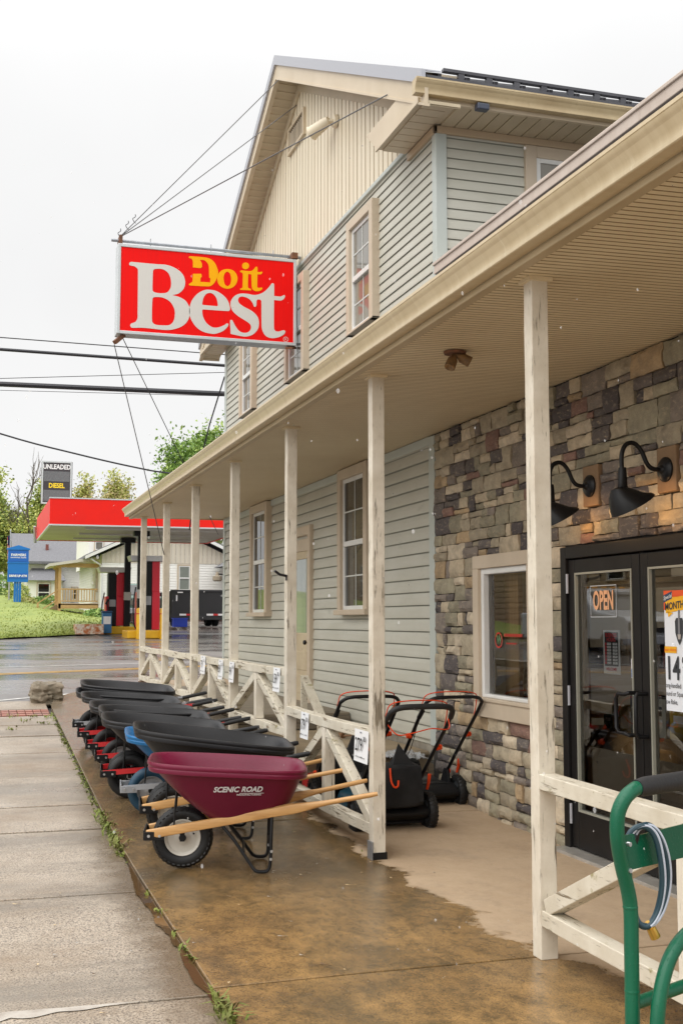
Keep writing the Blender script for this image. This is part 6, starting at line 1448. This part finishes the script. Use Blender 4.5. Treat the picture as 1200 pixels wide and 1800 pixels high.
mb=MB(); mb.prism([(71.4,5.15),(75.5,7.05),(80.6,5.15),(80.6,5.0),(71.4,5.0)],lambda u,v,d:(d,u,v),2.2,9.4); rf_=mb.build('roof',shing,ghs)
mb=MB(); mb.box((4.15,73.,5.6),(4.32,73.2,6.25)); mb.build('flue',M('rusty_flue',(.20,.06,.05),.6),rf_)
mb=MB(); mb.prism([(3.05,2.3),(5.0,2.3),(5.0,4.0),(3.05,4.0)],lambda u,v,d:(u,d,v),70.6,72.); mb.build('bay',wsid,ghs)
mb=MB(); vs=[(2.8,70.3,4.0),(5.2,70.3,4.0),(5.2,72.,4.0),(2.8,72.,4.0),(3.3,71.9,4.75),(4.8,71.9,4.75)]; mb.add(vs,[(0,1,5,4),(1,2,5),(3,0,4),(2,3,4,5),(3,2,1,0)]); mb.build('bay_roof',shing,ghs)
for (a,b,z0,z1,y) in ((3.55,4.35,2.75,3.9,70.58),(4.6,4.9,2.75,3.9,70.58),(4.35,4.8,4.55,4.95,71.96),(5.6,6.0,2.9,3.7,71.96),(6.15,6.55,2.9,3.7,71.96)): window(ghs,a,b,z0,z1,lambda t,z,d,y=y:(t,y-d,z),glass_low,.06,.05,False)
mb=MB(); mb.box((6.3,69.8,2.2),(6.55,70.3,6.4)); mb.build('corner_pilaster',M('dark_brown_trim',(.09,.07,.06),.6),ghs)
# blue sign with the bank name
bs=thing('pylon_sign','bright blue pylon sign with white lettering on the lawn','sign',(2.07,58,2.4))
bb=M('sign_blue',(.010,.17,.55),.4); bb2=M('sign_deep_blue',(.010,.12,.50),.4)
mb=MB(); mb.box((1.58,58,3.50),(2.52,58.3,5.02)); mb.prism([(1.52,5.02),(2.58,5.02),(2.58,5.08),(2.05,5.24),(1.52,5.08)],lambda u,v,d:(u,d,v),57.95,58.35); mb.box((1.55,57.98,4.38),(2.55,58.32,4.44)); mb.build('cabinet',bb,bs)
mb=MB(); mb.box((1.62,57.98,4.46),(2.49,58.,4.98)); mb.build('name_panel',bb2,bs)
mb=MB()
for x in (1.88,1.995,2.11): mb.box((x,58.06,2.2),(x+.10,58.24,3.5))
mb.build('pole',bb,bs)
mb=MB(); f=lambda u,v,d:(2.055+u,57.975-d,v)
text(mb,'FARMERS',.165,lambda u,v,d:f(u*1.02,v+4.77,d),bold=.03); text(mb,'NATIONAL BANK',.062,lambda u,v,d:f(u*1.45,v+4.645,d),bold=.03); text(mb,'DRIVE UP ATM',.135,lambda u,v,d:f(u*.92,v+3.78,d-.0+0.0),bold=.05)
mb.build('lettering',bpy.data.materials['sign_white'],bs,recalc=False)
mb=MB(); mb.box((1.62,57.985,3.66),(2.49,58.,3.90)); mb.build('strip_panel',bb2,bs)
fpole=thing('flagpole','slim flagpole with a hanging striped flag behind the blue sign','flagpole',(1.72,60,2.4))
mb=MB(); mb.tube([(1.72,60,2.0),(1.72,60,6.05)],[.045,.03],10); mb.lathe([(0,-.05),(.05,0),(0,.05)],10,Matrix.Translation((1.72,60,6.08))); mb.build('pole',greytrim,fpole,smooth=True)
mb=MB(); n=14
vs=[];fs=[]
for j in range(15):
    v=j/14
    for i in range(7):
        u=i/6; vs.append((1.70-.16*u*(1-.2*v)-.04*math.sin(u*5),60+.06*math.sin(u*7+v*2),5.85-1.15*v-.10*u))
for j in range(14):
    for i in range(6): fs.append((j*7+i,j*7+i+1,j*7+8+i,j*7+7+i))
for k,fc in enumerate(fs):
    i=k%6; j=k//6; mb.f.append(list(fc)); mb.m.append(2 if j<6 and i<5 else (0 if (i+j//2)%2 else 1)); mb.c.append(None)
mb.v=vs; mb.build('flag',[M('flag_red',(.5,.03,.05),.7),M('flag_white',(.75,.74,.72),.7),M('flag_navy',(.02,.03,.12),.7)],fpole,recalc=False)

# ------------------------------------------------------------------ trees and shrubs
def leafm(name,c): 
    t=NT(name); oi=t.n.new('ShaderNodeObjectInfo'); W=t.co('World'); t.setp('Base Color',t.mix(t.ramp(t.noise(1.2,W,4),.3,.7),c,tuple(x*1.5 for x in c))); t.setp('Roughness',.6); t.p.inputs['Subsurface Weight'].default_value=0
    return t.mat
LV=dict(maple=[leafm('maple_leaf_bright',(.15,.245,.04)),leafm('maple_leaf_mid',(.085,.165,.025)),leafm('maple_leaf_light',(.24,.33,.07))],
        olive=[leafm('olive_leaf_mid',(.23,.28,.055)),leafm('olive_leaf_light',(.36,.38,.09)),leafm('olive_leaf_dark',(.13,.19,.04))],
        spring=[leafm('spring_leaf_yellow',(.40,.38,.11)),leafm('spring_leaf_green',(.28,.31,.07)),leafm('spring_leaf_tan',(.40,.33,.15))])
bark=M('grey_bark',(.14,.115,.09),.9,c2=(.07,.055,.045),scale=10,bump=.5,bscale=20)
def tree(name,label,x,y,z,h,w,kind,nleaf,ls,seed,cb=.30,group=None,bare=False,dens=1.,lean=0):
    r=random.Random(seed); root=thing(name,label,'tree',(0,0,0),group); mb=MB(); tips=[]
    def branch(p,d,l,rad_,lv):
        n=5; P=[p]; q=Vector(p); dd=Vector(d)
        for k in range(n):
            dd=(dd+Vector((r.gauss(0,.13),r.gauss(0,.13),r.gauss(.03,.08)))).normalized(); q=q+dd*l/n; P.append(q.copy())
        mb.tube(P,[lerp(rad_,rad_*.45,k/n) for k in range(n+1)],7 if lv<2 else 5)
        if lv>=(4 if bare else 3): tips.append((P[-1],dd)); return
        m=r.randint(3,4) if lv<2 else r.randint(3,5)
        for k in range(m):
            t=r.uniform(.35,1.) if k else 1.; i=min(n,int(t*n)); a=r.uniform(0,2*PI); sp=r.uniform(.45,.95)
            side=dd.orthogonal().normalized(); side=Matrix.Rotation(a,3,dd)@side
            nd=(dd*math.cos(sp)+side*math.sin(sp)); nd.z+=.18; nd.normalize()
            branch(P[i],nd,l*r.uniform(.52,.72),rad_*.48*(1 if k else 1.2),lv+1)
            if lv>=1: tips.append((P[i],nd))
    branch(Vector((0,0,-.3)),Vector((lean,0,1)),h*cb+.3,h*(.022 if not bare else .012),0)
    mz=max(t[0].z for t in tips); k=(h*.93)/mz
    mw=max(math.hypot(t[0].x,t[0].y) for t in tips); kw=(w*.46)/mw
    sc_=lambda p:(p[0]*(kw if p[2]>h*.12/k else 1),p[1]*(kw if p[2]>h*.12/k else 1),p[2]*k)
    mb.v=[sc_(p) for p in mb.v]; tips=[(Vector(sc_(t)),d) for t,d in tips]
    mb.build('trunk',bark,root,smooth=True)
    if not bare or nleaf:
        lm=MB(); per=max(1,int(nleaf/len(tips)))
        for t,d in tips:
            if r.random()>dens: continue
            cr_=r.uniform(.35,.75)*w*.085+.12; mi=r.choice([0,0,1,2])
            for q in range(per):
                p=t+Vector((r.gauss(0,cr_),r.gauss(0,cr_),r.gauss(0,cr_*.7)))
                a=Vector((r.gauss(0,1),r.gauss(0,1),r.gauss(0,.8))).normalized(); b=a.orthogonal().normalized(); b=Matrix.Rotation(r.uniform(0,6.3),3,a)@b
                s=ls*r.uniform(.6,1.25); lm.add([p-a*s*.5,p+b*s*.28,p+a*s*.5+Vector((0,0,-s*.1)),p-b*s*.28],[(0,1,2,3)],mi if r.random()<.7 else r.randrange(3))
        lm.build('crown',LV[kind],root,recalc=False)
    root.location=(x,y,z); return root
tree('maple_tree','big bright green maple rising over the canopy and porch gutter',10.4,64,2.1,10.6,9.6,'maple',46000,.23,3,.24)
tree('maple_tree','paler green maple behind the big one, by the house corner',13.4,70,2.3,10.6,7.5,'olive',15000,.20,4,.28)
bg='trees behind the houses'
T1=tree('background_tree','olive green tree at the left edge behind the flagpole',1.5,84,3.0,8.8,7.5,'olive',24000,.24,7,.24,bg)
T2=tree('sparse_tree','thin spring tree with yellowish young leaves behind the price board',8.1,80,2.9,9.2,5.2,'spring',9000,.21,8,.30,bg,dens=.9)
def cp(t,x,y,z,rz,s,label,kind=None,sz=None):
    c=copy_tree(t); c.location=(x,y,z); c.rotation_euler=(0,0,rz); c.scale=(s,s,sz or s); c['label']=label; return c
cp(T2,10.2,82,3.,2.1,.98,'second thin spring tree with yellowish leaves, nearer the maple')
cp(T1,4.6,90,3.2,1.2,.98,'olive green tree behind the grey roof and below the bare tree')
cp(T1,-1.8,92,3.4,2.4,1.1,'olive green tree just left of the flagpole, mostly out of view')
cp(T1,6.6,98,3.2,4.0,.85,'dense olive tree low behind the fuel price board')
cp(T1,3.0,104,3.3,5.1,1.12,'tall hazy olive tree farthest back behind the flagpole')
cp(T1,13.0,98,3.,.5,.95,'olive tree hidden behind the red canopy and the maple')
cp(T1,0.2,96,3.3,.2,1.05,'round olive tree behind and left of the grey roofed house')
cp(T1,7.4,106,3.3,2.9,1.0,'olive tree rising faintly behind the two thin spring trees')
cp(T2,7.1,86,3.,.9,1.05,'thin spring tree left of the price board')
cp(T1,9.9,92,3.,3.3,.84,'low olive tree seen just over the red canopy')
tree('bare_tree','bare grey tree with fine twigs behind the price board',4.7,82,3.,11.2,7.5,'spring',0,.2,12,.22,bg,bare=True)
def bush(name,label,x,y,z,rx,ry,rz,n,ls,kind,seed,grp=None):
    r=random.Random(seed); mb=MB(); C=Vector((x,y,z+rz*.8))
    for k in range(n):
        d=Vector((r.gauss(0,1),r.gauss(0,1),r.gauss(0,1))).normalized(); f=r.uniform(.45,1.)**.5*(1+.25*noise.noise(d*2+C))
        p=C+Vector((d.x*rx*f,d.y*ry*f,d.z*rz*f))
        if p.z<z: p.z=z+.02
        a=Vector((r.gauss(0,1),r.gauss(0,1),r.gauss(0,1))).normalized(); b=a.orthogonal().normalized(); s=ls*r.uniform(.6,1.3)
        mb.add([p-a*s*.5,p+b*s*.3,p+a*s*.5,p-b*s*.3],[(0,1,2,3)],r.choice([0,1,1,2]))
    o=mb.build(name,LV[kind],recalc=False); tag(o,label,'shrub',grp); return o
sg='shrubs along the lawn'
bush('shrub','rounded yellow green shrub behind the blue sign',2.2,62,2.5,.65,.6,.6,1500,.11,'olive',1,sg); bush('shrub','taller rounded shrub behind the flagpole foot',1.5,66,2.7,.7,.6,.8,1500,.12,'maple',2,sg)
bush('shrub','low dark shrub between the blue sign and the timber porch',3.2,60,2.25,.55,.5,.35,1100,.10,'maple',3,sg); bush('shrub','low shrub beside the timber porch steps',3.75,61,2.25,.5,.5,.4,1100,.10,'maple',4,sg); bush('shrub','reddish low shrub at the foot of the blue sign',2.55,58.4,2.35,.45,.3,.25,800,.08,'spring',5,sg)
bush('shrub','weedy green clump at the corner of the brick base',4.95,49.5,1.62,.6,.6,.30,1300,.12,'maple',6,sg)
for k,(x,y) in enumerate(((6,43.),)): pass

# ------------------------------------------------------------------ overhead cables
pg_='overhead cables crossing behind the house'
def span(label,p,q,r,sag=.15):
    p,q=Vector(p),Vector(q); d=q-p; a=p-d*4.; b=q+d*2.2
    P=[a.lerp(b,i/40) for i in range(41)]; mb=MB(); mb.tube(P,r,6); o=mb.build('overhead_cable',wire_m,smooth=True); tag(o,label,'cable',pg_)
span('thin uppermost overhead cable touching the sign bracket',(.48,30,8.652),(6.16,30,8.60),.014); span('second overhead cable, medium thick, below the sign',(.488,30,8.351),(6.16,30,8.31),.042)
span('faint thin cable rising slightly toward the house between the thick ones',(.508,30,7.62),(6.16,30,8.13),.009); span('thickest bundled cable, lowest of the group below the sign',(.512,30,7.48),(6.16,30,7.56),.068); span('hair thin cable just under the thickest bundle',(.515,30,7.325),(6.16,30,7.50),.007)
mb=MB(); mb.tube(spl([(-6,24,7.4),(-2.5,24,6.2),(.434,24,5.329),(1.9,24,4.99),(3.113,24,4.756),(3.867,24,4.66),(6,24,4.50),(10,24,4.45)],5),.018,6); o=mb.build('overhead_cable',wire_m,smooth=True); tag(o,'single sagging cable running past the price board to the gutter','cable',pg_)
# wall light hanging from the eave of the building behind
wl_=thing('yard_light','dusty yard light on an arm by the white house','lamp',(10.2,50,3.4))
mb=MB(); mb.tube([(10.6,50,3.62),(10.05,50,3.66)],.03,8); mb.build('arm',black,wl_,smooth=True)
mb=MB(); mb.lathe([(0,.18),(.06,.16),(.08,.02),(.20,-.02),(.20,-.18),(.15,-.22),(0,-.22)],18,Matrix.Translation((10.0,50,3.58))); mb.build('lamp_head',M('dusty_lamp_brown',(.30,.25,.18),.6),wl_,smooth=True)
sd_=thing('garden_shed','small dark roofed shed corner beside the white house','shed',(11.3,49.8,1.6)); mb=MB(); mb.box((10.55,49.5,1.5),(13,51.5,4.0)); mb.build('wall',M('shed_grey_board',(.16,.15,.14),.7),sd_)
mb=MB(); mb.prism([(10.2,4.0),(13.3,4.0),(11.75,5.0)],lambda u,v,d:(u,d,v),49.2,51.8); mb.build('roof',shing,sd_)

# ------------------------------------------------------------------ the far side of the street, seen in the glass
ob=thing('street_building','tan clapboard building across the main street, mirrored in the door glass','building',(-19,45,0))
tanc=M('tan_clapboard',(.46,.33,.20),.6,c2=(.40,.28,.16),scale=2,coord='World')
mb=MB(); lap(mb,lambda t,z,d:(-15+d,t,z),24,75,.0,9.,.25,.03); mb.box((-24,24,0),(-15.001,75,9)); mb.build('wall',tanc,ob,recalc=False)
mb=MB(); mb.box((-24.3,23.7,9),(-14.6,75.3,9.3)); mb.build('roof',roof_m,ob)
for k in range(8): window(ob,27+k*6,28.4+k*6,3.2,5.2,lambda t,z,d:(-14.96+d,t,z),glass_low,.12,.06,False)
pt=thing('pickup_truck','white pickup truck with amber roof lights, seen reflected in the left door','truck',(0,0,0))
z=0; wp=M('white_truck_paint',(.60,.62,.64),.25)
prof=[(20.6,.55),(20.55,1.05),(20.7,1.15),(22.2,1.30),(22.9,1.85),(23.2,1.92),(24.6,1.92),(25.0,1.30),(26.6,1.28),(26.6,.55)]
mb=MB(); mb.prism(prof,lambda u,v,d:(d,u,z+v),-6.6,-4.7); mb.build('body',wp,pt,bevel=.06,seg=3)
mb=MB(); mb.add([(-6.45,22.22,z+1.33),(-4.85,22.22,z+1.33),(-4.95,22.86,z+1.83),(-6.35,22.86,z+1.83)],[(0,1,2,3)]); mb.add([(-4.69,22.5,z+1.36),(-4.69,24.7,z+1.36),(-4.69,24.5,z+1.82),(-4.69,23.0,z+1.82)],[(0,1,2,3)]); mb.build('window',glass_low,pt,recalc=False)
mb=MB(); mb.box((-6.3,20.52,z+.75),(-5.0,20.57,z+1.02)); mb.build('grille',black,pt); mb=MB(); mb.box((-6.7,20.40,z+.45),(-4.6,20.62,z+.68)); mb.build('bumper',greytrim,pt,bevel=.03)
for x in (-6.55,-5.05):
    mb=MB(); mb.box((x,20.50,z+.80),(x+.3,20.56,z+1.0)); mb.build('headlight',glass_up,pt)
amb=M('amber_lens',(.85,.35,.02),.3)
for k in range(5):
    mb=MB(); mb.box((-6.2+k*.28,23.15,z+1.92),(-6.08+k*.28,23.25,z+1.97)); mb.build('roof_light',amb,pt,bevel=.01)
for x in (-6.55,-4.75):
    for y in (21.5,25.6):
        mb=MB(); Mx=Matrix.Translation((x,y,z+.38))@Matrix.Rotation(PI/2,4,'Y'); mb.lathe([(0,-.1),(.2,-.12),(.36,-.11),(.39,-.07),(.39,.07),(.36,.11),(.2,.12),(0,.1)],26,Mx); mb.build('wheel',rubber,pt,smooth=True)
pt.location=(-2.6,5.6,.62)
cp(T1,-20,82,2.,.3,1.,'olive tree across the main street beyond the tan building')

# ------------------------------------------------------------------ falling rain
mb=MB(); r=random.Random(21); ca,sa=math.cos(rad(17.285)),math.sin(rad(17.285))
for k in range(420):
    dd=2.2+14*r.random()**1.3; lx=r.uniform(-.30,.30)*dd; lz=1.65+dd*r.uniform(-.28,.42)
    p=Vector((dd*sa+lx*ca,dd*ca-lx*sa,lz))
    if p.x>2.5 and p.z>3.3 and r.random()<.8: continue
    if p.z<g(p.y)+.1: continue
    s=r.choice([.0013,.0016,.002,.0026,.0034,.005])*(.6+dd*.085); e=s*r.uniform(1.1,1.8)
    mb.lathe([(0,-e),(s*.6,-e*.75),(s*.95,-e*.25),(s*.95,e*.25),(s*.6,e*.75),(0,e)],8,Matrix.Translation(p))
rn=NT('rain_drop'); rn.setp('Base Color',(.9,.9,.9)); rn.setp('Roughness',.2); rn.p.inputs['Alpha'].default_value=.18
o=mb.build('falling_rain',rn.mat,smooth=True,recalc=False); tag(o,'pale drops of rain and sleet falling through the air','rain',kind='stuff')
